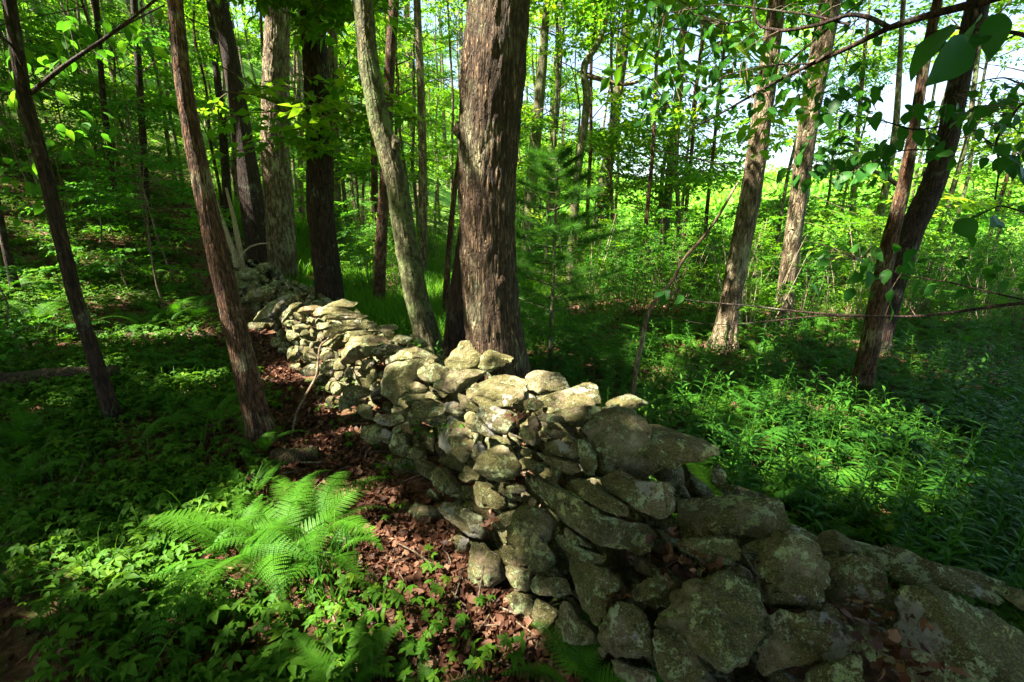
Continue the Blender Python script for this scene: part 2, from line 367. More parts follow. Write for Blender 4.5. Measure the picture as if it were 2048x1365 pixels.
for px, py in [(1120, 560), (1220, 520), (1300, 560), (1380, 500), (1180, 620), (1450, 560), (1650, 560), (1750, 520), (1900, 560)]: LIT.append((atY(px, py, 8.0), .55))
TREEY = {}
LITP = None; LITR = None
def add_lit(p, r): LIT.append((np.asarray(p), r))
for px, py, r in [(540, 80, .3), (545, 180, .3), (545, 300, .25)]: add_lit(atY(px, py, 8.6), r)
for px, py, r in [(940, 130, .12), (950, 260, .12), (930, 420, .1), (940, 560, .1), (1010, 640, .09), (990, 50, .1)]: add_lit(atY(px, py, 3.0), r)
for px, py, r in [(770, 330, .14), (810, 480, .12), (740, 120, .12), (840, 620, .1)]: add_lit(atY(px, py, 4.3), r)
for px, py, r in [(1500, 440, .35), (1460, 680, .2), (1495, 330, .25), (1520, 220, .2), (1470, 560, .15)]: add_lit(atY(px, py, 5.8), r)
for px, py, r in [(1590, 440, .35), (1600, 380, .3), (1575, 540, .3)]: add_lit(atY(px, py, 7.5), r)
for px, py, r in [(400, 480, .1), (470, 700, .08), (350, 100, .1), (455, 620, .06)]: add_lit(atY(px, py, 2.9), r)
LITP = np.array([p for p, r in LIT]); LITR = np.array([r*.72 for p, r in LIT])
def clear(C, rad):
    """True where a clump at C of radius rad leaves every lit spot open to the sun"""
    C = np.atleast_2d(C); ok = np.ones(len(C), bool)
    for p, r in zip(LITP, LITR):
        d = C-p; t = d@SUN; perp = np.linalg.norm(d-t[:, None]*SUN, axis=1)
        ok &= ~((t > .15) & (perp < r+rad))
    return ok

# ------------------------------------------------------------------ ground
def build_ground():
    n = 420; u = np.linspace(-1, 1, n); w = np.sign(u)*(np.abs(u)**2.6)*330+u*9
    X, Y = np.meshgrid(w, w+1.0); Z = zt(X, Y)
    Pn = np.stack([X.ravel()*6, Y.ravel()*6, 0*X.ravel()], 1)
    Z = Z+(.018*fbm(Pn, 3)).reshape(Z.shape)*(np.hypot(X, Y) < 25)
    V = np.stack([X.ravel(), Y.ravel(), Z.ravel()], 1); i = np.arange(n-1)[:, None]*n+np.arange(n-1)[None]
    F = np.stack([i, i+1, i+n+1, i+n], -1).reshape(-1, 4)
    o = obj("ground", mesh_from("ground", [(V, F, 0, None)], [M_soil], True)); tag(o, kind='structure')
build_ground()

# ------------------------------------------------------------------ the dry stone wall, stone by stone
CROP = {'A': (620, 640, 4.55), 'B': (1000, 700, 4.014), 'C': (740, 880, 4.014), 'D': (1000, 1020, 3.724), 'E': (1450, 950, 3.289), 'F': (450, 540, 5.689), 'P': (0, 0, 1.0)}
# crop letter, face kind ('f' upright face, 't' lying with its top showing, 's' sloping), outline in that crop
STONES = [l.split('|') for l in """
A|s|215,235 330,175 600,90 720,110 740,190 600,230 420,270 330,320 215,325
A|s|190,170 260,120 450,70 540,75 600,100 330,175 215,230
A|t|605,65 680,20 750,5 820,70 740,100 640,85
A|t|720,130 820,70 900,110 960,190 900,230 780,200 720,180
A|t|900,110 960,130 1080,200 1075,235 960,230 950,190
A|f|400,290 500,240 720,210 850,230 700,290 480,320 410,320
A|f|205,400 240,340 290,350 320,400 290,450 210,460
A|f|200,490 240,465 290,475 280,520 240,565
A|f|455,400 480,355 590,355 600,400 550,440 470,470
A|f|290,500 340,420 390,480 370,530
A|f|130,620 170,545 265,580 260,640 210,690
A|f|120,770 150,690 220,710 190,810 140,810
A|s|250,620 350,600 500,580 540,640 430,680 300,690 250,660
A|f|250,690 400,680 410,780 300,810 250,820
A|s|575,470 600,390 700,350 900,340 1040,390 1060,440 930,480 920,560 760,640 700,725 640,660 560,600
A|t|700,340 830,260 960,235 1150,240 1215,265 1140,330 1150,380 1000,370 860,350
A|f|940,470 1050,400 1160,400 1250,470 1220,540 1060,580 960,530
A|s|1120,325 1200,270 1400,195 1600,210 1700,265 1540,340 1500,430 1250,460 1180,410
A|s|1510,400 1560,310 1700,270 1820,290 1850,400 1780,430 1560,440
A|f|1070,600 1250,480 1440,450 1560,460 1450,540 1350,640 1200,680 1090,670
A|s|1350,600 1420,540 1560,450 1780,430 1960,470 1975,560 1950,700 1880,770 1560,780 1450,730 1380,690
A|f|835,640 860,580 960,560 1060,610 1040,660 900,680
A|f|810,700 850,670 1040,675 1045,715 930,745 820,730
A|f|910,800 930,740 1080,730 1180,760 1190,850 1050,900 970,890
A|f|1180,760 1290,740 1400,800 1370,880 1250,850 1190,830
A|f|1275,700 1300,665 1370,690 1500,780 1480,830 1380,800
A|s|1500,800 1860,790 1900,850 1880,900 1760,1005 1620,960 1520,880
A|f|1360,850 1420,830 1540,900 1660,1050 1600,1070 1480,1040 1410,970
A|f|1050,1050 1060,960 1200,860 1330,890 1470,1040 1500,1200 1440,1310 1250,1230 1080,1140
A|f|550,880 700,850 800,850 850,920 740,970 640,960
A|f|390,830 450,760 550,800 560,900 480,920
A|f|740,990 800,950 840,980 800,1035 750,1030
A|f|700,1140 760,1040 860,1040 880,1200 800,1260 710,1230
A|f|870,1200 920,1160 1000,1200 990,1280 900,1270
A|f|640,1120 650,980 740,1020 740,1060 690,1140
A|f|860,880 900,815 950,870 960,930 880,920
A|f|1460,1190 1520,1090 1570,1150 1540,1260 1500,1270
A|f|360,560 420,510 560,560 560,640 430,600
A|f|500,520 560,470 580,540 540,600
A|f|460,960 640,970 650,1100 560,1150 470,1060
B|s|205,340 210,200 300,140 430,150 510,200 550,260 430,300 280,340
B|t|260,370 400,300 560,240 700,225 760,250 830,340 830,400 720,440 560,430 420,410 280,400
B|t|740,235 890,230 915,300 880,340 820,350 790,280
B|t|830,370 920,305 1060,330 1190,375 1190,410 1090,470 960,480 850,430
B|s|355,470 380,435 560,450 840,440 800,500 700,560 620,590 490,570 480,530 400,520
B|f|285,540 310,500 400,520 480,540 490,590 330,580
B|s|160,400 240,370 350,420 340,460 290,490 200,480
B|f|870,430 950,440 950,480 890,500 720,540 720,500
B|c|665,660 700,600 900,500 1060,478 1200,510 1350,570 1600,660 1770,740 1775,850 1690,950 1560,970 1350,1035 1100,1042 900,1012 790,910 735,800
B|o|672,650 720,590 900,500 1060,480 1200,520 1240,640 1230,850 1080,870 940,870 790,885 740,800 680,720
B|f|140,680 150,610 210,595 270,650 300,720 270,770 190,750
B|f|190,520 280,530 310,600 300,660 250,640
B|f|300,650 440,640 520,690 480,720 330,710
B|f|300,740 450,725 660,750 640,880 540,870 330,830
B|f|620,720 700,740 770,860 790,1000 740,1060 640,960
B|f|270,820 460,880 600,920 640,980 560,1010 400,940
B|f|145,830 170,795 250,810 250,860 200,860
B|f|160,870 240,880 345,940 310,1000 260,1010 190,930
P|f|1045,949 1060,949 1105,972 1175,1004 1207,1031 1270,1070 1303,1080 1311,1100 1290,1125 1258,1122 1220,1111 1150,1068 1082,1009 1055,982
B|f|410,1060 580,1020 700,1080 1020,1260 1000,1340 860,1320 620,1180 480,1120
B|f|780,930 860,980 960,1040 1100,1060 1340,1070 1350,1320 1300,1360 1100,1290 900,1130 790,1010
B|f|1690,960 1740,890 1820,1000 1800,1080 1700,1060
C|r|850,240 900,120 1030,40 1120,60 1200,180 1220,250 1170,320 1080,340 960,310 890,280
C|f|810,140 850,30 910,60 900,130 850,180
C|f|480,290 530,220 600,260 700,420 680,460 570,450 500,360
C|f|690,290 760,200 860,230 880,310 780,340 720,330
C|f|760,420 820,330 900,340 1060,440 1070,540 960,560 800,530
C|f|940,370 1030,370 1150,440 1240,480 1220,500 1140,490 1060,440
C|f|1090,370 1220,360 1250,400 1170,440 1110,420
C|f|535,550 570,500 680,510 780,570 900,620 920,700 880,800 780,770 620,660
C|f|920,660 1040,600 1120,570 1180,570 1110,680 1000,760
C|r|1120,700 1180,560 1330,535 1440,600 1520,660 1480,780 1400,820 1500,940 1420,1060 1300,1050 1220,950 1110,820
C|f|1250,520 1290,460 1340,490 1320,540
C|f|1410,790 1510,755 1620,830 1800,910 2000,1010 2000,1070 1900,1060 1700,960 1560,920 1430,830
C|f|1525,740 1560,700 1700,800 1780,880 1640,830 1540,800
C|f|530,900 560,800 700,770 800,800 800,870 720,960 740,1100 640,1070 540,960
C|r|780,1080 820,960 840,840 920,830 1000,900 1070,980 1080,1130 960,1200 820,1190
C|f|1000,880 1080,820 1160,930 1260,1040 1160,1020 1060,960
C|f|1070,1100 1080,1000 1180,1020 1290,1070 1260,1220 1190,1230 1120,1170
C|f|1260,1200 1300,1100 1480,1090 1590,1120 1610,1250 1480,1270 1300,1250
D|f|20,660 80,620 220,650 240,800 230,900 120,860
D|f|200,680 260,660 390,790 380,850 300,940 250,880
D|f|400,800 420,700 520,680 560,760 640,850 720,930 700,1000 580,1000 460,980 300,960 350,870
D|f|300,960 440,960 520,1060 520,1180 420,1190 350,1020
D|f|130,1050 180,970 300,960 370,1080 400,1190 240,1230 150,1140
D|f|490,430 520,340 640,380 760,420 880,520 900,580 830,640 820,740 790,820 680,860 640,800 560,650
D|f|960,620 1010,560 1120,500 1240,490 1360,560 1280,640 1080,680 980,690
D|r|720,960 780,840 900,700 1000,720 1110,800 1140,900 1130,1080 1000,1110 850,1100 750,1030
D|r|1120,850 1260,700 1360,570 1500,510 1700,470 1860,560 1960,680 1980,800 1920,1000 1820,1120 1650,1200 1500,1130 1400,980 1300,900
D|f|1130,900 1260,860 1390,960 1500,1130 1560,1230 1400,1330 1150,1330
D|f|800,1120 860,1110 1000,1180 1130,1200 1150,1300 920,1340 850,1200
D|f|720,1030 760,1010 800,1060 760,1120
P|s|1350,990 1370,985 1420,985 1480,975 1560,995 1600,1030 1620,1060 1600,1070 1500,1085 1470,1090 1400,1085 1355,1070
D|f|1320,230 1500,200 1780,230 1800,330 1760,410 1600,430 1500,390 1330,290
E|f|90,510 150,440 290,420 250,500 130,525
E|r|230,560 240,480 330,390 460,370 600,470 690,600 700,820 600,890 400,890 280,850 240,700
E|t|575,390 640,345 750,370 940,460 940,500 860,530 640,500 600,440
E|s|640,520 900,540 1050,600 1085,720 1060,850 900,790 720,770 690,600
E|s|700,790 800,770 1050,850 1000,900 1000,1010 900,1150 720,1230 520,1230 300,1250 200,1320 130,1250 250,1080 280,900 700,900
E|t|940,460 1060,440 1200,490 1290,560 1500,600 1700,680 1900,760 1900,880 1700,800 1500,740 1300,700 1120,690 1050,600
E|s|1120,720 1300,700 1500,750 1700,810 1967,900 2150,1000 2200,1250 2100,1600 1400,1600 1160,1300 1130,1000
E|f|470,1290 700,1250 900,1200 900,1450 480,1450
E|t|1700,660 1900,700 2000,760 2200,850 2200,960 1950,880
F|s|170,270 190,210 240,190 440,165 620,160 640,190 560,250 360,295 180,290
F|f|120,340 140,310 380,290 400,320 330,360 140,360
F|s|205,510 300,440 400,370 640,250 780,280 860,300 760,380 640,420 560,490 440,520 330,520 220,530
F|s|580,500 700,440 870,320 940,340 800,430 620,540
F|s|790,460 900,420 1080,380 1120,420 1000,460 860,490
F|s|920,470 1060,420 1200,420 1540,440 1580,500 1400,520 1000,520
F|t|1080,390 1110,345 1320,335 1530,380 1530,410 1250,410 1120,415
F|f|1000,530 1300,500 1580,490 1590,520 1300,560 1080,560
F|f|770,520 800,480 880,490 900,560 850,590 780,560
F|f|600,560 780,570 860,600 760,650 650,640
F|s|1090,720 1180,650 1400,570 1660,540 1670,580 1500,640 1300,700 1150,740
F|s|980,790 1080,760 1240,740 1400,690 1600,650 1620,680 1400,750 1240,830 1220,890 1100,800
F|f|240,600 330,590 440,600 430,700 340,740 260,740
F|f|430,820 560,740 690,820 680,870 520,870
F|f|620,700 700,680 820,760 740,830 660,790
F|f|810,740 920,670 960,720 860,755
F|f|960,600 1180,590 1300,600 1180,660 1070,680 960,660
F|f|700,650 860,610 940,640 880,700 740,700
F|f|830,960 870,870 1000,880 1060,960 1000,1040 850,1050
F|f|700,850 800,850 830,900 790,1000 700,1030 680,950
F|f|870,1090 960,1070 1060,1120 1050,1200 900,1220 800,1180
F|f|840,830 860,780 940,810 950,860 880,870
F|f|950,880 970,810 1010,830 1000,900
F|f|340,560 560,560 570,600 400,600
F|s|80,150 130,90 180,110 260,130 250,180 90,200
F|f|700,1060 860,1060 820,1150 720,1120
F|f|1060,900 1210,900 1220,1000 1080,1020
F|f|1060,1040 1220,1030 1210,1180 1080,1180
F|f|560,890 680,880 690,940 580,940
P|s|455,540 480,530 505,532 520,545 500,556 470,556
P|s|430,520 455,508 480,515 470,530 440,535
P|s|505,528 530,520 545,532 525,545
P|f|455,560 480,556 500,562 478,572 458,572
""".strip().splitlines()]
def rock(P2, o, bx, by, bn, Tf, Tb, seed, nth=56, nr=24, ex=.36, rough=1.0, cuts=7):
    """A solid rock: outline P2 (k,2) in the plane (bx,by) through o, bulging Tf along bn and Tb the other way."""
    for _ in range(1):
        Q = np.empty((len(P2)*2, 2)); nx = np.roll(P2, -1, 0); Q[0::2] = .86*P2+.14*nx; Q[1::2] = .14*P2+.86*nx; P2 = Q
    Pc = np.vstack([P2, P2[:1]]); d = np.r_[0, np.cumsum(np.linalg.norm(np.diff(Pc, axis=0), axis=1))]
    t = np.linspace(0, d[-1], nth, endpoint=False); C = np.stack([np.interp(t, d, Pc[:, k]) for k in (0, 1)], 1)
    c = C.mean(0); C = C-c
    area = abs(np.sum(C[:, 0]*np.roll(C[:, 1], -1)-C[:, 1]*np.roll(C[:, 0], -1)))/2; size = math.sqrt(area)
    a = np.linspace(-math.pi/2, math.pi/2, nr); s = np.abs(np.cos(a))**ex; s[0] = s[-1] = .012
    dep = np.sign(a)*np.abs(np.sin(a))**.85*np.where(a > 0, Tf, Tb)*size
    r = np.random.default_rng(seed)
    tx, ty = r.normal(0, .12, 2)       # the faces are not quite parallel
    V = (C[None, :, 0:1]*s[:, None, None])*bx+(C[None, :, 1:2]*s[:, None, None])*by+dep[:, None, None]*bn
    V = V+bn*(((C[None, :, 0]*tx+C[None, :, 1]*ty)*s[:, None])*(a > 0)[:, None])[..., None]
    V = V.reshape(-1, 3)
    # split faces: a few flats
    for k in range(cuts):
        dd = r.normal(size=3); dd = dd/np.linalg.norm(dd)*.55+bn*(.8 if k % 4 else -.8); dd /= np.linalg.norm(dd)
        h = V@dd; q = np.quantile(h, r.uniform(.70, .92)); ov = np.clip(h-q, 0, None); V = V-(ov*.95)[:, None]*dd
    W = V/size; dr = V/(np.linalg.norm(V, axis=1)[:, None]+1e-6)
    so = r.uniform(0, 50, 3)
    amp = .10*fbm(W*1.7+so, 2)+.10*np.abs(fbm(W*3.6+so, 4))-.035+.022*pnoise(W*14+so)+(.016*pnoise(W*34+so)+.008*pnoise(W*70+so) if nth > 90 else 0)
    strat = .018*np.sin((W@(by+.25*bn))*26+4*pnoise(W*1.3+so))    # bedding
    V = V+dr*((amp*rough+strat)*size)[:, None]
    V = V+(c[0]*bx+c[1]*by)
    i = np.arange(nr-1)[:, None]*nth; j = np.arange(nth)[None]; k = (j+1) % nth
    F = np.stack([i+j, i+k, i+nth+k, i+nth+j], -1).reshape(-1, 4)
    return V+o, F, size
def traced_rock(crop, kind, pts, seed, fn=envz):
    ox, oy, sc = CROP[crop]; P = np.array([[float(v) for v in q.split(',')] for q in pts.split()]); P = P/sc+np.array([ox, oy])
    c = P.mean(0); hit, t = march(c[0], c[1], fn)
    toc = CAM-hit; toc /= np.linalg.norm(toc)
    en = np.array([-WN[0], -WN[1], .35]); en /= np.linalg.norm(en); up = np.array([0, 0, 1.0])
    r = np.random.default_rng(seed)
    bn = {'f': .62*en+.45*toc, 's': .35*en+.45*up+.35*toc, 'o': .35*en+.45*up+.35*toc, 'r': .3*en+.25*up+.6*toc, 'c': .25*en+.45*up+.5*toc, 't': .85*up+.35*toc}[kind]+r.normal(0, .07, 3); bn /= np.linalg.norm(bn)
    if bn@toc < .45: bn = bn+(.45-bn@toc)*1.2*toc; bn /= np.linalg.norm(bn)
    by = up-bn*(up@bn)
    if np.linalg.norm(by) < .3: by = np.array([-WN[0], -WN[1], 0])-bn*(bn@np.array([-WN[0], -WN[1], 0]))
    by /= np.linalg.norm(by); bx = np.cross(by, bn)
    L = []
    for x, y in P:
        d = ray(x, y); tt = ((hit-CAM)@bn)/(d@bn); L.append(CAM+d*tt-hit)
    L = np.array(L); P2 = np.stack([L@bx, L@by], 1)
    if np.sum(P2[:, 0]*np.roll(P2[:, 1], -1)-P2[:, 1]*np.roll(P2[:, 0], -1)) < 0: P2 = P2[::-1]
    sz = math.sqrt(abs(np.sum(P2[:, 0]*np.roll(P2[:, 1], -1)-P2[:, 1]*np.roll(P2[:, 0], -1)))/2)
    if kind == 'r': hit = hit+bn*.02
    if kind == 'o': hit = hit+bn*.045
    P2 = (P2-P2.mean(0))*1.03+P2.mean(0)
    Tf = {'f': .15, 's': .13, 't': .08, 'o': .07, 'r': .34, 'c': .16}[kind]; Tb = {'f': .8, 's': .55, 't': .28, 'o': .2, 'r': .6, 'c': .42}[kind]
    big = sz*FPX/t > 110
    V, F, size = rock(P2, hit, bx, by, bn, Tf, Tb, seed, (150 if sz*FPX/t > 170 else 96) if big else 56, (72 if sz*FPX/t > 170 else 40) if big else 24, .45 if kind == 'r' else .24 if kind != 't' else .20, 1.0, 2 if kind == 'r' else 7)
    return V, F, hit, np.ptp(P[:, 0])*np.ptp(P[:, 1])
def build_wall():
    wall = thing("dry_stone_wall", "tumbled dry stone wall of lichen covered stones running back through the woods", "stone wall", (-.3, 1.9, 0))
    base = np.array([-.3, 1.9, 0])
    R = []
    for n, (crop, kind, pts) in enumerate(STONES): R.append(traced_rock(crop, kind, pts, 100+n))
    order = sorted(range(len(R)), key=lambda i: -R[i][3]); rest = []
    for rank, i in enumerate(order):
        V, F, hit, _ = R[i]
        if rank < 99:
            o = obj("stone", mesh_from("stone", [(V-hit, F, 0, None)], [M_stone], True), wall, hit-base)
        else: rest.append((V-base, F))
    # the wall's own heart of rubble behind and between the faced stones
    r = np.random.default_rng(5); k = 0
    for s in np.arange(-3.4, 12.5, .17):
        h = float(np.interp(s, _hs, _hv)); wf = float(np.interp(s, [-2, .1, .9], [1.6, 1.4, 1.0]))
        for n in np.arange(.12, .84, .15):
            for z in np.arange(.05, h-.06, .105):
                face = np.interp(n, [0, .2, .36, .8, .9], [0, .82*h, h, h, h*.3]) 
                if z > face-.09: continue
                surface = (n < .4) or (z > h-.22) or n > .68
                if not surface: continue
                ss = s+r.normal(0, .03); nn = n+r.normal(0, .015)+.08; p2 = WN*(WB+nn*wf)+WD*ss
                c = np.array([p2[0], p2[1], float(zt(*p2))+z-.06+r.normal(0, .012)])
                m = r.integers(6, 9); an = np.sort(r.uniform(0, 2*math.pi, m)); rad = r.uniform(.07, .12, m)
                P2 = np.stack([np.cos(an)*rad*1.6, np.sin(an)*rad*.52], 1)
                a = r.normal(0, .35); bx = np.array([WD[0]*math.cos(a), WD[1]*math.cos(a), math.sin(a)]); bn = np.array([-WN[0], -WN[1], .3+r.normal(0, .2)]); bn -= bx*(bn@bx); bn /= np.linalg.norm(bn)
                by = np.cross(bn, bx)
                V, F, _ = rock(P2, c, bx, by, bn, .35, .5, int(1000+k), 18, 11, .22); k += 1
                rest.append((V-base, F))
    Vs = []; Fs = []; vo = 0
    for V, F in rest: Vs.append(V); Fs.append(F+vo); vo += len(V)
    o = obj("rubble", mesh_from("rubble", [(np.concatenate(Vs), np.concatenate(Fs), 0, None)], [M_stone], True), wall); tag(o, kind='stuff')
    # stones lying on the ground by the wall
    spec = [("C|f|200,620 260,570 360,540 500,580 600,640 650,710 560,750 400,740 240,700", "flat mossy stone lying in dead leaves at the foot of the wall"),
            ("C|f|420,480 470,410 530,470 540,530 460,550", "small round mossy stone lying just above the flat mossy stone"),
            ("P|f|728,955 750,930 790,920 826,928 836,950 800,966 750,972", "brown half buried stone beside the creeper leaves at the wall foot"),
            ("P|s|20,634 50,620 85,628 95,640 60,650 25,646", "dark low rock in the ground plants at the far left")]
    for n, (sp_, lab) in enumerate(spec):
        a, b, c = sp_.split('|'); V, F, hit, _ = traced_rock(a, b, c, 900+n, zt)
        o = obj("fallen_stone", mesh_from("fallen_stone", [(V-hit, F, 0, None)], [M_stone], True), None, hit+np.array([0, 0, .02])); tag(o, lab, "stone")
build_wall()

# ------------------------------------------------------------------ dead leaf litter
def lobed(seed):
    r = np.random.default_rng(seed); n = 10; th = np.linspace(0, 2*math.pi, n, endpoint=False)
    rad = np.where(np.arange(n) % 2, .5, .3)*r.uniform(.8, 1.15, n); rad[0] = .5
    V = np.stack([np.cos(th)*rad*.8, np.sin(th)*rad, 0*th], 1); a, b = r.normal(0, 1.1, 2)
    V[:, 2] = a*V[:, 0]**2+b*V[:, 1]**2+r.normal(0, .05, n)
    V = np.vstack([V, [[0, 0, 0]]]); F = np.array([[i, (i+1) % n, n] for i in range(n)]); return V, F, np.full(n+1, .5)
def oval(seed):
    r = np.random.default_rng(seed); V, F, q = leaf(.55, .12, .1); V = V.copy(); V[:, 1] -= .5
    V[:, 2] += r.normal(0, .9)*V[:, 1]**2+r.normal(0, .06, len(V)); return V, F, q
def litter():
    lf = lambda c, w: (lambda q: (q[0]-np.array([0, .5, 0]), q[1], q[2]))(leaf_fine(w, 5, c, .05))
    tp = [lobed(1), lobed(2), oval(3), lf(.7, .5), lf(1.1, .42), lf(-.5, .6), oval(4)]; out = []
    def put(X, Y, Z, size, tilt=.45):
        n = len(X); w = rng.integers(0, len(tp), n)
        for k in range(len(tp)):
            i = np.nonzero(w == k)[0]; m = len(i)
            if m: out.append(scatter(tp[k], rotmats(rng.uniform(0, 6.3, m), rng.normal(0, tilt, m), rng.normal(0, tilt, m)), size*rng.uniform(.3, 1.35, m), np.stack([X[i], Y[i], Z[i]], 1), 1.0))
    # band along the wall foot
    n = 20000; s = rng.uniform(-1.2, 7, n); q = -np.abs(rng.normal(0, .42, n))-rng.uniform(-.06, 0, n); P = WN*(WB+q)[:, None]+WD*s[:, None]
    put(P[:, 0], P[:, 1], zt(P[:, 0], P[:, 1])+rng.uniform(.004, .03, n), .046)
    n = 12000; X = rng.uniform(-4, .9, n); Y = rng.uniform(.3, 4.5, n); k = (WN[0]*X+WN[1]*Y) < WB; X, Y = X[k], Y[k]; put(X, Y, zt(X, Y)+.012, .046, .45)
    n = 26000; X = rng.uniform(-13, 4, n); Y = rng.uniform(3, 16, n); put(X, Y, zt(X, Y)+.015, .075, .5)
    n = 9000; X = rng.uniform(-.5, 9, n); Y = rng.uniform(1.5, 10, n); put(X, Y, zt(X, Y)+.012, .085, .4)
    # caught in the hollows of the wall
    for px, py, m, sp_ in [(1370, 1110, 60, .07), (1790, 1270, 70, .06), (1400, 1130, 40, .05), (1035, 830, 16, .03), (1105, 872, 12, .03), (985, 1030, 24, .04), (620, 632, 16, .05), (770, 722, 14, .04), (1790, 1330, 40, .07), (1235, 1200, 12, .03), (460, 610, 60, .12), (470, 690, 60, .15), (1560, 1150, 30, .05)]:
        h = W_(px, py); Q = h+rng.normal(0, sp_, (m, 3))*np.array([1, 1, .35]); put(Q[:, 0], Q[:, 1], np.maximum(Q[:, 2], zt(Q[:, 0], Q[:, 1])+.01)-.01, .034)
    V, F, R = cat(out); o = obj("leaf_litter", mesh_from("leaf_litter", [(V, F, 0, R)], [M_litter])); tag(o, "reddish brown dead leaves scattered over the forest floor", "dead leaves", kind='stuff')
litter()

# ------------------------------------------------------------------ trees
BR = np.random.default_rng(21)
def trunk_mesh(pts, rad, mat, near=False, seed=0, flare=1.0, zg=0.0):
    n = 230 if near else 46; sides = 150 if near else 20
    P = resample(np.c_[pts, rad], n); C = P[:, :3]; Rr = P[:, 3]
    hgt = np.clip(C[:, 2]-zg, 0, None); Rr = Rr*(1+flare*.35*np.exp(-hgt/.13))
    V, F = tube(C, Rr, sides); V = V.reshape(n, sides, 3); dr = V-C[:, None]; dr /= np.linalg.norm(dr, axis=2)[..., None]
    Q = (dr*1.2+np.stack([0*C[:, 2], 0*C[:, 2], C[:, 2]*.9], 1)[:, None]).reshape(-1, 3)+seed*7.3
    lump = .05*fbm(Q*1.3, 2)
    if near:
        Q2 = (dr*np.array([1, 1, 0])*Rr.mean()).reshape(-1, 3); Q2[:, 2] = V.reshape(-1, 3)[:, 2]
        a = np.abs(fbm(Q2*np.array([38, 38, 7])+seed, 3)); b = np.abs(pnoise(Q2*np.array([90, 90, 22])+seed))
        lump = lump+.08*np.clip(a*2.4, 0, 1)+.035*b-.06
    th = np.arctan2(dr[..., 1], dr[..., 0]).ravel()
    root = (.42*flare*np.exp(-np.repeat(hgt, sides)/.20)*np.clip(np.sin(th*4+seed)+.3*np.sin(th*7+seed*2), -.4, 1))
    V = V.reshape(-1, 3)+dr.reshape(-1, 3)*((lump+root)*np.repeat(Rr, sides))[:, None]
    return V, F
def crown_mesh(name, C, rad, n, seed, mat=None, filt=True, ll=1.35, flat=.6, anchor=None):
    """Leafy sprays through an uneven volume round the points C, with limbs reaching them."""
    r = np.random.default_rng(seed); C = np.atleast_2d(C)
    # blobs = ends of limbs
    nb = max(6, n//45); cen = C[r.integers(0, len(C), nb)]+r.normal(size=(nb, 3))*rad*np.array([.55, .55, .5])
    k = r.integers(0, nb, n); D = r.normal(size=(n, 3)); D /= np.linalg.norm(D, axis=1)[:, None]
    P = cen[k]+D*(r.random(n)**.45*rad*.42)[:, None]*np.array([1, 1, flat])
    n = len(P)
    out = []; tw = []
    w = r.integers(0, 4, n)
    for q in range(4):
        i = np.nonzero(w == q)[0]; m = len(i)
        if not m: continue
        az = r.uniform(0, 6.3, m); Rm = rotmats(az, r.normal(-.1, .25, m), r.normal(0, .2, m)); s = ll*r.uniform(.7, 1.15, m); p0 = P[i]-np.einsum('nij,j->ni', Rm, np.array([0, .35, 0]))*s[:, None]
        if filt:
            ok = np.ones(m, bool)
            for t_ in ((0, .1, 0), (0, .35, -.03), (0, .62, -.08), (.2, .45, 0), (-.2, .45, 0)): ok &= clear(p0+np.einsum('nij,j->ni', Rm, np.array(t_))*s[:, None], .13)
            if not ok.any(): continue
            Rm, s, p0 = Rm[ok], s[ok], p0[ok]; m = len(s)
        out.append(scatter(SPR[q][0], Rm, s, p0, .55)); tw.append(scatter(SPR[q][1], Rm, s, p0, 0))
    V, F, R = cat(out); V2, F2, _ = cat(tw)
    parts = [(V, F, 0, R), (V2, F2, 1, None)]
    if anchor is not None:
        for b in cen:
            a0 = anchor[np.argmin(np.linalg.norm(anchor-(b-np.array([0, 0, rad*.4])), axis=1))]
            mid = .5*(a0+b)+np.array([0, 0, rad*.08]); L = resample([a0, mid, b], 7); tv, tf = tube(L, np.linspace(.015, .004, 7), 4)
            if r.random() < .5: continue
            if not filt or clear(L, 0).all(): parts.append((tv, tf, 1, None))
    return mesh_from(name, parts, [mat or M_leaf, M_twig])

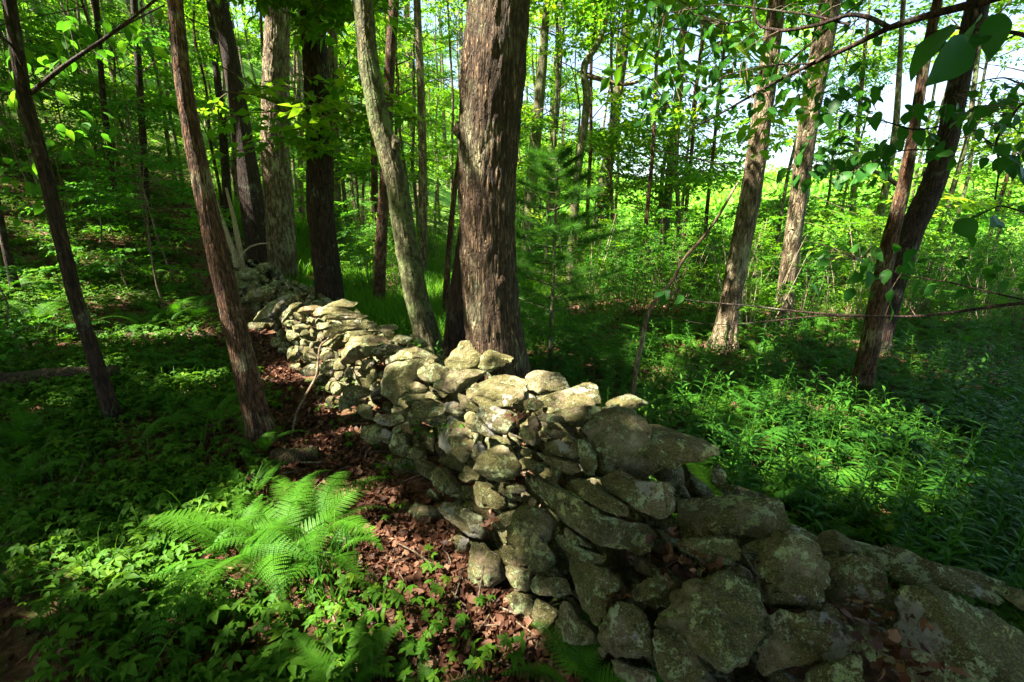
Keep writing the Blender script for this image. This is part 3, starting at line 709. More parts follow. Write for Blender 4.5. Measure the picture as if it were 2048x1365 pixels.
def px_tree(kind, label, pts, Y, mat, crown=(7.5, 2.0, 500), near=False, flare=1.0, seed=0, top=None, down=True, group=None, lmat=None):
    """A standing tree whose trunk runs through measured points (x, y, width) at world depth Y."""
    P = np.array(pts, float); b = P[-1]
    if Y is None: Y = ground(b[0], b[1])[1]
    W = []; Rr = []
    for x, y, w in P:
        q = atY(x, y, Y); d = ray(x, y); t = Y/d[1]; W.append(q); Rr.append(.5*w/FPX*t/math.sqrt(1+((x-1024)/FPX)**2)/1.05)
    W = np.array(W)[::-1]; Rr = np.array(Rr)[::-1]
    zg = float(zt(W[0][0], W[0][1]))
    if W[0][2] > zg-.06:
        slope = (W[0]-W[1])/max(1e-3, abs(W[0][2]-W[1][2])); W = np.vstack([W[0]+slope*.6*(W[0][2]-zg+.08)+np.array([0, 0, -.4*(W[0][2]-zg+.08)]), W]); W[0][2] = zg-.08; Rr = np.r_[Rr[0]*1.06, Rr]
    # on up out of the frame
    sl = (W[-1]-W[-2])/(W[-1][2]-W[-2][2]+1e-6); sl = np.clip(sl, -.22, .22); sl[2] = 1; H = crown[0] if crown else W[-1][2]+1
    if H > W[-1][2]+.5:
        hh = np.linspace(W[-1][2], H, 5)[1:]; ext = W[-1]+sl*(hh-W[-1][2])[:, None]; W = np.vstack([W, ext]); Rr = np.r_[Rr, Rr[-1]*np.linspace(.92, .35, 4)]
    base = np.array([W[0][0], W[0][1], zg])
    t = thing(kind, label, "tree", base, 0, group)
    V, F = trunk_mesh(W-base, Rr, mat, near, seed, flare, 0.0)
    obj("trunk", mesh_from("trunk", [(V, F, 0, None)], [mat], True), t)
    if crown and crown[2]:
        H, rad, n = crown; n = int(n*(.15 if Y > 5.5 else (.38 if Y > 2.6 and kind != 'slender_tree' else .75))); C = np.stack([np.interp(np.linspace(max(H-rad*1.6, 3.5), H+.3, 6), W[:, 2], W[:, k]) if k < 2 else np.linspace(max(H-rad*1.6, 3.5), H+.3, 6) for k in range(3)], 1)
        me = crown_mesh("crown", C-0, rad, n, 50+seed, lmat, True, 1.35, .6, W[W[:, 2] > 2.5] if (W[:, 2] > 2.5).any() else W[-1:])
        co = np.empty(len(me.vertices)*3, np.float32); me.vertices.foreach_get("co", co); co = co.reshape(-1, 3)-base.astype(np.float32); me.vertices.foreach_set("co", co.ravel()); me.update()
        obj("crown", me, t)
    return t, W, base
def branch(t, base, pts, rad, mat, name="branch", sub=6):
    L = resample(pts, max(8, 3*len(pts))); V, F = tube(L-base, np.linspace(rad[0], rad[1], len(L)), sub)
    return obj(name, mesh_from(name, [(V, F, 0, None)], [mat], True), t)

T1, W1, B1 = px_tree("slender_tree", "slender black barked tree leaning left, nearest the left edge", [(18, 0, 34), (48, 190, 34), (92, 350, 36), (120, 470, 36), (152, 600, 35), (187, 710, 36), (230, 846, 40)], None, M_barkd, (7.5, 2.0, 800), True, .5, 1)
branch(T1, B1, [atY(60, 188, W1[0][1]+0), atY(130, 130, 3.2), atY(200, 85, 3.25), atY(260, 40, 3.3), atY(318, -5, 3.35)], (.014, .007), M_barkd)
branch(T1, B1, [atY(45, 130, 3.1), atY(25, 90, 3.0), atY(-15, 60, 2.9)], (.010, .006), M_barkd)
T2, W2, B2 = px_tree("leaning_tree", "reddish brown tree leaning left in front of the far stretch of wall", [(350, 0, 36), (364, 150, 39), (390, 300, 44), (420, 440, 49), (450, 570, 51), (484, 710, 53), (520, 860, 60), (526, 884, 64)], None, M_barkr, (8.5, 2.2, 900), True, .5, 2)
px_tree("straight_tree", "dark leaning trunk just left of the sunlit trunk behind the wall", [(440, 0, 34), (472, 180, 40), (492, 330, 50), (512, 450, 58), (530, 560, 64)], 9.6, M_barkd, (11, 2.6, 500), False, .4, 3)
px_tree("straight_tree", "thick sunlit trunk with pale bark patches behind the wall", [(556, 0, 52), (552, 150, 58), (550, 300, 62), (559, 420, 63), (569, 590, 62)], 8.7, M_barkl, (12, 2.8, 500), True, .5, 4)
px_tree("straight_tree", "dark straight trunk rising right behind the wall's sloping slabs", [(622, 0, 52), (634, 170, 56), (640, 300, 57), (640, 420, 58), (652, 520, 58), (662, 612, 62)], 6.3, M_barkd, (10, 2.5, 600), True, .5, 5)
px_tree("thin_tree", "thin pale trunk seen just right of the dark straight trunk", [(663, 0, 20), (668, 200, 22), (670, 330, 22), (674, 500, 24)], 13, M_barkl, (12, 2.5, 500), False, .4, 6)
T7, W7, B7 = px_tree("leaning_tree", "grey green trunk curving and leaning left, beside the big trunk", [(726, 0, 42), (736, 120, 44), (758, 240, 46), (795, 370, 48), (812, 490, 48), (832, 590, 50), (852, 665, 54), (860, 700, 60)], 4.3, M_barkg, (9, 2.3, 700), True, .8, 7)
px_tree("thin_tree", "thin dark trunk crossing behind the curving grey green trunk", [(788, 0, 22), (778, 150, 22), (774, 300, 22), (764, 450, 24), (757, 622, 26)], 7.3, M_barkr, (10, 2, 350), False, .4, 8)
px_tree("thin_tree", "pale thin trunk between the curving trunk and the big trunk", [(834, 0, 15), (842, 180, 17), (846, 330, 18), (846, 565, 20)], 10.5, M_barkl, (11, 2.2, 350), False, .4, 9)
TM, WM, BM = px_tree("big_tree", "biggest trunk, rough furrowed bark, standing right behind the wall", [(998, 0, 128), (988, 120, 136), (978, 250, 130), (974, 380, 118), (976, 520, 116), (984, 640, 118), (994, 700, 122), (998, 735, 128)], 3.12, M_bark, (9.5, 2.8, 1100), True, .35, 10)
# burl, knot and old wound on the big trunk
def knot(t, base, px, py, Y, r0, off, seed, mat):
    c = atY(px, py, Y); m = 10; an = np.linspace(0, 2*math.pi, m, endpoint=False); P2 = np.stack([np.cos(an)*r0*.7, np.sin(an)*r0*1.3], 1)
    V, F, _ = rock(P2, c-base, np.array([1.0, 0, 0]), np.array([0, 0, 1.0]), np.array([0, -1.0, 0]), .3, .6, seed, 40, 20, .6, 2.2)
    obj("knot", mesh_from("knot", [(V, F, 0, None)], [mat], True), t)
knot(TM, BM, 1003, 566, 2.92, .045, 0, 71, M_bark); knot(TM, BM, 918, 262, 3.05, .045, 0, 72, M_bark)
knot(T7, B7, 790, 285, 4.22, .06, 0, 73, M_barkg)
px_tree("dark_tree", "black leaning trunk half hidden behind the big trunk", [(985, 0, 40), (965, 300, 44), (935, 500, 50), (918, 620, 54), (912, 700, 58)], 4.0, M_barkd, (9, 2, 300), False, .6, 11)
px_tree("thin_tree", "very thin brown stem just left of the big trunk", [(916, 330, 9), (905, 420, 11), (896, 520, 13), (889, 662, 16)], 6.2, M_barkr, (4.5, .8, 60), False, .3, 12)
px_tree("thin_tree", "trunk half wrapped in leaves just right of the big trunk", [(1094, 0, 14), (1085, 130, 20), (1072, 270, 24), (1058, 420, 26), (1050, 560, 28)], 11, M_barkg, (11, 2.4, 450), False, .4, 13)
TC, WC, BC = px_tree("crooked_tree", "crooked thin tree with an elbow and a side limb", [(1200, 90, 12), (1160, 132, 16), (1176, 180, 17), (1168, 260, 16), (1155, 340, 18), (1146, 460, 20), (1140, 600, 22)], 9.5, M_barkg, (7, 1.5, 160), False, .4, 14)
branch(TC, BC, [atY(1172, 150, 9.5), atY(1210, 162, 9.4), atY(1250, 172, 9.3), atY(1290, 160, 9.2)], (.05, .025), M_twig)
px_tree("forked_tree", "pale green trunk leaning right against bright sky, centre right", [(1262, -10, 22), (1240, 150, 22), (1225, 280, 24), (1205, 380, 28), (1190, 560, 32)], 12.5, M_barkg, (12, 2.4, 300), False, .4, 15)
px_tree("thin_tree", "thin dark trunk standing in front of the sunny valley", [(1368, 60, 12), (1352, 220, 15), (1342, 330, 18), (1330, 450, 20), (1322, 600, 22)], 11.5, M_barkg, (9, 1.8, 200), False, .4, 16)
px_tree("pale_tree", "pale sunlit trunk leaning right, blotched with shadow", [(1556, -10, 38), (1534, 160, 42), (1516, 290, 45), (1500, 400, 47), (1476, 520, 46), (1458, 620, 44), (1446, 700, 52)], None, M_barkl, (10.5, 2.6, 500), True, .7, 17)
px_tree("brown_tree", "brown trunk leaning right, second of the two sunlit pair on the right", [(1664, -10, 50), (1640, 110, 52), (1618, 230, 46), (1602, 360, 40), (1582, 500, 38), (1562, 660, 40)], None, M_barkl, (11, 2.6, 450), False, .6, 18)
T17, W17, B17 = px_tree("dark_tree", "reddish dark trunk leaning right, standing nearest on the right", [(1880, -20, 24), (1850, 120, 26), (1828, 260, 26), (1806, 380, 34), (1780, 480, 38), (1756, 600, 42), (1738, 700, 46), (1718, 792, 50)], None, M_barkr, (9.5, 2.2, 500), True, .5, 19)
T18, W18, B18 = px_tree("split_tree", "blackest thick trunk leaning hard to the right", [(1960, -10, 58), (1925, 130, 52), (1893, 290, 52), (1862, 380, 58), (1822, 460, 60), (1790, 560, 52), (1768, 660, 46), (1758, 720, 50)], 5.4, M_barkd, (9, 2.3, 400), True, .5, 20)
branch(T17, B17, [atY(1806, 378, 4.3), atY(1760, 345, 4.2), atY(1700, 330, 4.1), atY(1640, 345, 4.0)], (.02, .008), M_twig)
px_tree("small_tree", "short dark stem at the left edge above the far log", [(-8, 400, 20), (8, 480, 20), (22, 540, 22), (34, 590, 24)], None, M_barkd, (4.5, 1.2, 120), False, .4, 22)
px_tree("thin_tree", "thin dark trunk standing on the left slope behind the leaning tree", [(268, 0, 16), (278, 150, 16), (285, 260, 16), (292, 400, 18)], 9, M_barkd, (9, 2, 300), False, .4, 23)
px_tree("thin_tree", "dark stem on the left slope beside the sunlit leaf litter", [(196, 60, 14), (208, 220, 14), (222, 330, 15), (232, 420, 16)], 10, M_barkd, (9, 2, 300), False, .4, 24)
px_tree("thin_tree", "dark trunk on the slope, seen right of the leaning reddish tree", [(418, -10, 14), (432, 130, 16), (446, 260, 18), (455, 400, 20)], 12, M_barkd, (11, 2.2, 300), False, .4, 25)
px_tree("thin_tree", "thin pale pole rising from the grass between two dark trunks", [(598, 200, 9), (600, 330, 10), (602, 480, 12)], 15, M_barkl, (9, 1.8, 200), False, .4, 26)
px_tree("thin_tree", "slanting brown trunk behind the leaning curved trunk, far back", [(748, 300, 14), (750, 400, 15), (752, 520, 17)], 11.5, M_barkr, (9, 1.8, 250), False, .4, 27)
px_tree("thin_tree", "grey trunk between the two leaning trunks on the right", [(1800, 120, 12), (1792, 260, 16), (1775, 360, 18), (1752, 470, 20), (1735, 560, 22)], 8.5, M_barkg, (9, 1.8, 160), False, .4, 28)
px_tree("thin_tree", "faint thin trunk forking against the bright sky on the right", [(1722, 190, 10), (1712, 300, 12), (1706, 400, 14), (1700, 520, 15)], 12, M_barkl, (7, 1.4, 90), False, .4, 29)

# crooked bare sapling behind the wall, and the pale dead poles
def px_stick(name, label, cat_, pts, mat, rad, w_last=None):
    L = [atY(x, y, Y) for x, y, Y in pts]; b = L[-1].copy() if L[-1][2] < L[0][2] else L[0].copy()
    Q = resample(L, 40); n = len(Q); V, F = tube(Q-b, np.interp(np.linspace(0, 1, n), np.linspace(0, 1, len(rad)), rad), 8)
    V = V+.12*min(rad)*np.stack([pnoise(V*30), pnoise(V*30+9), pnoise(V*30+4)], 1)
    o = obj(name, mesh_from(name, [(V, F, 0, None)], [mat], True), None, b); return tag(o, label, cat_)
px_stick("bare_sapling", "crooked bare grey sapling bowing right behind the wall", "sapling", [(1476, 366, 2.6), (1455, 400, 2.6), (1440, 430, 2.62), (1400, 485, 2.7), (1368, 515, 2.75), (1345, 565, 2.8), (1305, 605, 2.8), (1290, 640, 2.8), (1288, 670, 2.8), (1275, 720, 2.8), (1264, 800, 2.8), (1262, 840, 2.8)], M_twig, [.007, .009, .012, .015, .017])
px_stick("dead_pole", "left of two pale dead poles standing at the far end of the wall", "dead branch", [(424, 384, 8.5), (440, 430, 8.5), (458, 480, 8.5), (470, 512, 8.5), (474, 535, 8.5)], M_pale, [.03, .045, .05])
px_stick("dead_pole", "right of two pale dead poles standing at the far end of the wall", "dead branch", [(452, 376, 8.6), (466, 430, 8.6), (476, 480, 8.6), (482, 520, 8.6), (484, 540, 8.6)], M_pale, [.02, .045, .055])
px_stick("pale_stick", "pale forked stick lying across the far end of the wall", "dead branch", [(540, 487, 8.3), (518, 488, 8.3), (500, 494, 8.3), (486, 506, 8.3), (478, 520, 8.3)], M_pale, [.012, .014, .02])
px_stick("dead_branch", "dark dead branch lying over the wall top toward the straight trunk", "dead branch", [(632, 600, 6.6), (600, 585, 7), (575, 575, 7.4), (552, 558, 7.8), (536, 540, 8.2)], M_barkd, [.012, .03, .05])
px_stick("leaning_stick", "pale bent stick leaning against the wall's dark middle stretch", "dead branch", [(662, 668, 3.9), (655, 680, 3.7), (640, 690, 3.6), (637, 710, 3.55), (636, 735, 3.5), (632, 755, 3.45), (615, 785, 3.3), (598, 815, 3.15), (588, 845, 3.05), (582, 880, 2.95)], M_twig, [.005, .009, .010, .007])
px_stick("arching_twig", "long thin twig arching up from the leaf litter to the left", "twig", [(160, 860, 3.0), (178, 900, 2.75), (158, 945, 2.5), (130, 1000, 2.2), (92, 1060, 2.0), (56, 1105, 1.85), (52, 1135, 1.8), (66, 1165, 1.75)], M_pale, [.004, .006, .007, .006])
px_stick("ground_stick", "thin bent stick lying on the leaves below the wall", "twig", [(790, 1084, 1.85), (830, 1104, 1.8), (865, 1130, 1.72), (900, 1180, 1.62), (935, 1225, 1.55), (960, 1262, 1.48), (980, 1290, 1.42)], M_twig, [.003, .005, .006, .005])
px_stick("thin_stick", "upright brown stick stuck in the leaves against the lower stones", "twig", [(968, 1130, 1.55), (962, 1165, 1.53), (955, 1215, 1.5), (950, 1250, 1.48)], M_twig, [.003, .005, .006])
px_stick("broken_stub", "short broken stub standing in the creeper at left", "dead branch", [(178, 1046, 2.1), (180, 1075, 2.08), (172, 1110, 2.0), (162, 1135, 1.93)], M_rot, [.014, .018, .022])
def px_log(label, pts, rad, mat=M_rot):
    L = []
    for x, y in pts: g = ground(x, y); L.append([g[0], g[1], g[2]+rad*.45])
    L = np.array(L); Q = resample(L, 60); b = Q[0].copy(); n = len(Q); V, F = tube(Q-b, rad*np.interp(np.linspace(0, 1, n), [0, .01, .99, 1], [.3, 1, .8, .2]), 28)
    V = V+(rad*.28*fbm(V*np.array([2.5, 7, 7]), 4))[:, None]*np.array([0, -.5, 1])
    tag(obj("fallen_log", mesh_from("fallen_log", [(V, F, 0, None)], [mat], True), None, b), label, "log")
px_log("thick dark rotten log lying across the left middle of the woods", [(-60, 790), (40, 782), (140, 772), (240, 764)], .13)
px_log("long thin pale log lying farther back on the left", [(40, 662), (150, 672), (260, 676), (330, 678), (430, 676)], .055, M_barkl)
px_log("short mossy log lying between the leaning tree and the wall", [(545, 930), (590, 925), (640, 918)], .07)
px_log("mossy log half buried in creeper at the lower left", [(-30, 1120), (60, 1100), (150, 1080), (225, 1045)], .045)
px_log("thin rotten log under the sunlit creeper, lower left", [(120, 1215), (220, 1200), (320, 1185), (410, 1160)], .03)

# ------------------------------------------------------------------ unseen trees added beside and behind the camera so their crowns shade the clearing
def add_shade_trees():
    spots = [(-4.6, 1.9, .15), (-6.8, 4.0, .16), (-9.0, 6.4, .16), (-2.4, -1.7, .14), (-5.6, -1.6, .16), (-8.2, 1.0, .15), (-11.5, 3.6, .17), (1.7, -1.6, .17), (-.6, -3.6, .15), (4.1, 1.6, .15), (-12.2, 8.2, .16), (4.6, -1.2, .15), (-9.2, -1.8, .15), (-3.4, -4.2, .15), (-7.0, -4.4, .15), (1.6, -4.2, .16)]
    for i, (x, y, r) in enumerate(spots):
        z = float(zt(x, y)); H = 8.2+.25*(i % 4); pts = np.array([[x, y, z-.1], [x+.1, y, z+3], [x-.05, y+.1, z+6], [x, y, z+H]]); b = np.array([x, y, z])
        t = thing("added_shade_tree", "unseen tree added so its crown shades the wall and ferns", "tree", b, 0, "unseen trees added for shade")
        V, F = trunk_mesh(pts-b, np.array([r, r*.9, r*.7, r*.3]), M_barkr, False, 60+i, .5, 0.0); obj("trunk", mesh_from("trunk", [(V, F, 0, None)], [M_barkr], True), t)
        C = np.array([[x, y, z+H-2.2], [x, y, z+H-1], [x, y, z+H]])
        me = crown_mesh("crown", C, 2.9, 1950, 300+i, None, True, 1.35, .5, pts[2:]); co = np.empty(len(me.vertices)*3, np.float32); me.vertices.foreach_get("co", co); co = co.reshape(-1, 3)-b.astype(np.float32); me.vertices.foreach_set("co", co.ravel()); me.update()
        obj("crown", me, t)
add_shade_trees()

# ------------------------------------------------------------------ woodland behind: tree kinds copied over the slope and the flat
def kind_tree(seed, H, r0, n, low, mat, lmat, rad=1.9, lean=.3):
    r = np.random.default_rng(seed); k = 7; z = np.linspace(-.15, H, k); x = np.cumsum(r.normal(0, lean*.3, k)); y = np.cumsum(r.normal(0, lean*.3, k)); x -= x[0]; y -= y[0]
    W = np.stack([x, y, z], 1); t = thing("woodland_tree", "slim leafy tree in the sunlit woods behind the wall", "tree", (0, 0, -50), 0, "slim trees of the woods behind")
    V, F = trunk_mesh(W, r0*np.linspace(1, .3, k), mat, False, seed, .4); Vt = [(V, F, 0, None)]
    for j in range(6):
        zz = r.uniform(low, H*.95); a = r.uniform(0, 6.3); c = np.array([np.interp(zz, z, x), np.interp(zz, z, y), zz]); L = r.uniform(.8, 1.8)
        tv, tf = tube(resample([c, c+np.array([math.cos(a)*L*.5, math.sin(a)*L*.5, L*.25]), c+np.array([math.cos(a)*L, math.sin(a)*L, L*.4])], 6), np.linspace(.016, .004, 6), 4); Vt.append((tv, tf, 0, None))
    obj("trunk", mesh_from("trunk", Vt, [mat], True), t)
    zz = np.linspace(low, H, 12); C = np.stack([np.interp(zz, z, x), np.interp(zz, z, y), zz], 1)
    obj("crown", crown_mesh("crown", C, rad, n, seed+5, lmat, False, 1.1, .35, W[2:]), t)
    return t
KN = [kind_tree(401, 7.5, .06, 54, 1.2, M_barkg, M_leaf, 1.6), kind_tree(402, 8.5, .055, 54, 2.2, M_barkl, M_leaf, 1.7), kind_tree(403, 6.0, .04, 54, .8, M_barkr, M_leaf, 1.4)]
KT = [kind_tree(411, 13, .13, 180, 1.6, M_barkg, M_leaf, 2.2), kind_tree(412, 14, .10, 180, 2.4, M_barkl, M_leaf, 2.3), kind_tree(413, 15, .15, 190, 3.5, M_barkg, M_leaf, 2.6, .45)]
def kind_sapling(seed, H, n, lmat):
    r = np.random.default_rng(seed); z = np.linspace(-.05, H, 6); x = np.cumsum(r.normal(0, .06, 6)); y = np.cumsum(r.normal(0, .06, 6)); W = np.stack([x-x[0], y-y[0], z], 1)
    t = thing("understory_sapling", "young leafy sapling of the shaded left slope", "sapling", (0, 0, -50), 0, "saplings of the understory")
    parts = [tube(W, np.linspace(.018, .006, 6), 6)+(0, None)]; out = []
    for j in range(n):
        zz = r.uniform(.25*H, H); a = r.uniform(0, 6.3); c = np.array([np.interp(zz, z, W[:, 0]), np.interp(zz, z, W[:, 1]), zz]); L = r.uniform(.2, .75)
        e = c+np.array([math.cos(a)*L, math.sin(a)*L, .05]); parts.append(tube([c, e], [.006, .003], 3)+(0, None))
        for m in range(2):
            q = r.integers(0, 4); out.append(scatter(SPRS[q][0], rotmats(np.array([a-math.pi/2+r.normal(0, .5)]), r.normal(-.05, .12, 1), r.normal(0, .12, 1)), r.uniform(.7, 1.25), e[None]-.1*(e-c)[None], .6))
    obj("stem", mesh_from("stem", parts, [M_twig]), t); V, F, R = cat(out); obj("foliage", mesh_from("foliage", [(V, F, 0, R)], [lmat]), t); return t
KS = [kind_sapling(501, 3.4, 26, M_under), kind_sapling(502, 2.6, 20, M_under), kind_sapling(503, 4.2, 34, M_under), kind_sapling(504, 1.4, 12, M_under)]
def kind_shrub(seed, H, ns, nl, lmat, smat):
    r = np.random.default_rng(seed); t = thing("thicket_shrub", "many stemmed shrub in the thicket right of the wall", "shrub", (0, 0, -50), 0, "shrubs of the thicket")
    parts = []; out = []; tips = []
    for j in range(ns):
        a = r.uniform(0, 6.3); d = r.uniform(.05, .55); h = H*r.uniform(.6, 1.0); b = np.array([math.cos(a)*d*.5, math.sin(a)*d*.5, -.05]); e = np.array([math.cos(a)*d*1.5+r.normal(0, .15), math.sin(a)*d*1.5+r.normal(0, .15), h])
        Q = resample([b, .5*(b+e)+r.normal(0, .06, 3), e], 7); parts.append(tube(Q, np.linspace(.010, .003, 7), 4)+(0, None)); tips.append(Q)
    T = np.concatenate([q[2:] for q in tips])
    i = r.integers(0, len(T), nl); P = T[i]+r.normal(0, .16, (nl, 3)); P[:, 2] = np.maximum(P[:, 2], .15)
    for q in range(4):
        k = np.arange(nl) % 4 == q; m = k.sum(); out.append(scatter(SPR[q][0] if q < 2 else SPRS[q][0], rotmats(r.uniform(0, 6.3, m), r.normal(.1, .4, m), r.normal(0, .3, m)), .48*r.uniform(.7, 1.2, m), P[k], .6))
    obj("stems", mesh_from("stems", parts, [smat]), t); V, F, R = cat(out); obj("foliage", mesh_from("foliage", [(V, F, 0, R)], [lmat]), t); return t
KB = [kind_shrub(601, 1.9, 15, 120, M_leaf, M_pale), kind_shrub(602, 1.6, 13, 120, M_under, M_twig), kind_shrub(603, 2.2, 18, 150, M_under, M_twig)]

def clear_of_gap(x, y):
    return True
def spread(kinds, spots, sc=(.85, 1.15), dz=-.02):
    r = np.random.default_rng(len(spots)+77); used = [False]*len(kinds)
    for n, (x, y) in enumerate(spots):
        k = int(r.integers(0, len(kinds))) if n >= len(kinds) else n; z = float(zt(x, y))+dz; s = float(r.uniform(*sc)); a = float(r.uniform(0, 6.28))
        if not used[k]: kinds[k].location = (x, y, z); kinds[k].rotation_euler = (0, 0, a); kinds[k].scale = (s,)*3; used[k] = True
        else: dup(kinds[k], (x, y, z), a, s)
def pick(n, fn, dmin, seed):
    r = np.random.default_rng(seed); L = []; tries = 0
    while len(L) < n and tries < 5000:
        tries += 1; p = fn(r)
        if p is None: continue
        if all((p[0]-q[0])**2+(p[1]-q[1])**2 > dmin*dmin for q in L): L.append(p)
    return L
def near_forest(r):
    Y = r.uniform(10.5, 23); u = r.uniform(-1.3, .40); x = u*Y
    if u > .1 and Y > 16: return None
    if u > .24 and Y > 12.5: return None
    return (x, Y)
def far_forest(r):
    Y = 23+27*r.random(); u = r.uniform(-1.3, .09); return (u*Y, Y)
spread(KN, pick(104, near_forest, 1.35, 1))
KA = [kind_tree(421, 9.5, .05, 130, 2.4, M_barkr, M_leaf, 2.9), kind_tree(422, 8.5, .045, 125, 2.0, M_barkg, M_leaf, 2.7)]
spread(KA, pick(19, lambda r: ((lambda Y: (r.uniform(.1, 1.05)*Y, Y))(r.uniform(8.5, 15))), 1.6, 6))
spread(KT, pick(110, far_forest, 2.0, 4), (.9, 1.2))
def left_slope(r):
    Y = r.uniform(4.2, 13); u = r.uniform(-1.3, -.42); x = u*Y
    if WN[0]*x+WN[1]*Y > .3: return None
    z = float(zt(x, Y))
    if not clear(np.array([[x, Y, z+1.2], [x, Y, z+2.0], [x, Y, z+2.8]]), .35).all(): return None
    return (x, Y)
spread(KS, pick(50, left_slope, .85, 2), (.7, 1.2))
def thicket(r):
    Y = r.uniform(6.3, 13.5); u = r.uniform(.12, 1.35); x = u*Y
    if u < .5 and Y < 7.0: return None
    return (x, Y)
spread(KB, pick(78, thicket, .85, 3)+pick(12, lambda r: ((lambda Y: (r.uniform(-.38, .02)*Y, Y))(r.uniform(8, 14))), 1.2, 31), (.5, .92))

# ------------------------------------------------------------------ valley scrub, far woods, grass
def leafy_mass(name, label, X, Y, Zo, size, mat, kindtpl=leaf_cheap(.7, .1, .1), tilt=.7):
    n = len(X); V, F, R = scatter(kindtpl, rotmats(rng.uniform(0, 6.3, n), rng.normal(.3, tilt, n), rng.normal(0, tilt, n)), size, np.stack([X, Y, Zo], 1), 1.0)
    o = obj(name, mesh_from(name, [(V, F, 0, R)], [mat])); return tag(o, label, name.replace('_', ' '), kind='stuff')
n = 90000; Yv = 13+60*rng.random(n)**1.3; uv = rng.uniform(-.05, 1.5, n); Xv = uv*Yv
bump = np.clip(fbm(np.stack([Xv*.35, Yv*.35, 0*Xv], 1), 3)+.35, 0, 1)*1.7
Zv = zt(Xv, Yv)+bump*rng.random(n)**.5; leafy_mass("valley_scrub", "bright sunlit scrub filling the valley beyond the thicket", Xv, Yv, Zv, .10+.006*Yv*rng.uniform(.6, 1.2, n), M_scrub)
n = 60000; Rr = rng.uniform(62, 190, n); a = rng.uniform(-.9, 1.25, n); Xv = Rr*np.sin(a); Yv = Rr*np.cos(a)
cell = pnoise(np.stack([Xv*.16, Yv*.16, 0*Xv], 1)); Zv = zt(Xv, Yv)+np.clip(cell*7+2.5, .2, 6)*rng.random(n)**.35
leafy_mass("far_woods", "far wooded ridge closing the valley under the pale sky", Xv, Yv, Zv, 1.2*rng.uniform(.5, 1.2, n), M_scrub)
def blade():
    t = np.linspace(0, 1, 5); V = []
    for q in t: w = .5*(1-q**1.6)*.035; V += [[-w, .42*q*q, q-.18*q*q*q], [w, .42*q*q, q-.18*q*q*q]]
    V = np.array(V); F = np.array([[2*i, 2*i+1, 2*i+3] for i in range(4)]+[[2*i, 2*i+3, 2*i+2] for i in range(4)]); return V, F, np.full(len(V), .5)
BL = blade()
def grass(name, label, X, Y, s, mat=None):
    n = len(X); V, F, R = scatter(BL, rotmats(rng.uniform(0, 6.3, n), rng.normal(0, .25, n), rng.normal(0, .2, n)), s*rng.uniform(.6, 1.2, n), np.stack([X, Y, zt(X, Y)], 1), 1.0)
    tag(obj(name, mesh_from(name, [(V, F, 0, R)], [mat or M_grass])), label, "grass", kind='stuff')
n = 60000; Y = rng.uniform(5.2, 20, n); X = rng.uniform(-.62, .12, n)*Y; k = (WN[0]*X+WN[1]*Y > WB+1.0)&(pnoise(np.stack([X*.7, Y*.7, 0*X], 1)) > -.25); grass("grass", "bright long grass behind the wall under the sunlit woods", X[k], Y[k], .38)
n = 3500; Y = rng.uniform(.8, 6, n); X = rng.uniform(-1.2, -.1, n)*Y; k = (WN[0]*X+WN[1]*Y < WB-.4)&(pnoise(np.stack([X*1.5, Y*1.5, 0*X], 1)) > .1); grass("grass", "thin grass blades among the creeper on the left", X[k], Y[k], .24, M_weed)
n = 40000; Y = rng.uniform(13, 40, n); X = rng.uniform(.35, 1.3, n)*Y; k = pnoise(np.stack([X*.25, Y*.25, 0*X], 1)) > 0; grass("reeds", "pale reeds standing in the sunny valley bottom", X[k], Y[k], 1.1, M_scrub)

# ------------------------------------------------------------------ creeper (five leaflets on a stalk) over the left ground
LF = leaf_fine(.43, 6, .3, .03)
LM = leaf(.46, .1, .22)
def palm(seed, fine=True, n5=5):
    r = np.random.default_rng(seed); h = r.uniform(.5, 1.0); out = []
    ang = {5: np.array([0, .95, -.95, 1.95, -1.95]), 3: np.array([0, 1.7, -1.7])}[n5]; sz = {5: np.array([1, .92, .92, .68, .68]), 3: np.array([1, .85, .85])}[n5]*.52
    return scatter(LF if fine else LM, rotmats(ang+r.normal(0, .1, n5), r.normal(-.12, .12, n5), r.normal(0, .12, n5)), sz*r.uniform(.9, 1.1, n5), np.tile([0, 0, 0.0], (n5, 1))+0, .3)
def creeper_plant(seed, fine=True, nh=4):
    r = np.random.default_rng(seed); out = []; st = []
    for j in range(nh):
        a = r.uniform(0, 6.3); d = r.uniform(.0, .10) if nh > 1 else 0; h = r.uniform(.04, .12); q = palm(seed*7+j, fine, 5 if r.random() < .72 else 3); e = np.array([math.cos(a)*d, math.sin(a)*d, h])
        out.append(scatter(q, rotmats(r.uniform(0, 6.3, 1), r.normal(0, .22, 1), r.normal(0, .22, 1)), .078*r.uniform(.7, 1.25), e[None], .5)); st.append(tube([[e[0]*.3, e[1]*.3, -.01], [e[0]*.8, e[1]*.8, h*.6], e], .0014, 3))
    V, F, R = cat(out); sv = cat([(a, b, None) for a, b in st]); return (V, F, R), sv
CP = [creeper_plant(k, True) for k in range(5)]; CPc = [creeper_plant(20+k, False) for k in range(4)]
FERNS = [ground(px, py)[:2] for px, py in ((640, 1075), (560, 1120), (470, 1130), (585, 1040))]
def left_density(X, Y):
    q = WN[0]*X+WN[1]*Y; bare = np.clip((WB-.50-q)/.45, 0, 1)
    for fx, fy in FERNS: bare = bare*np.clip((np.hypot(X-fx, Y-fy)-.10)/.12, .05, 1)
    return bare*np.clip(.62+2.2*pnoise(np.stack([X*1.3, Y*1.3, 0*X+4], 1)), .28, 1)
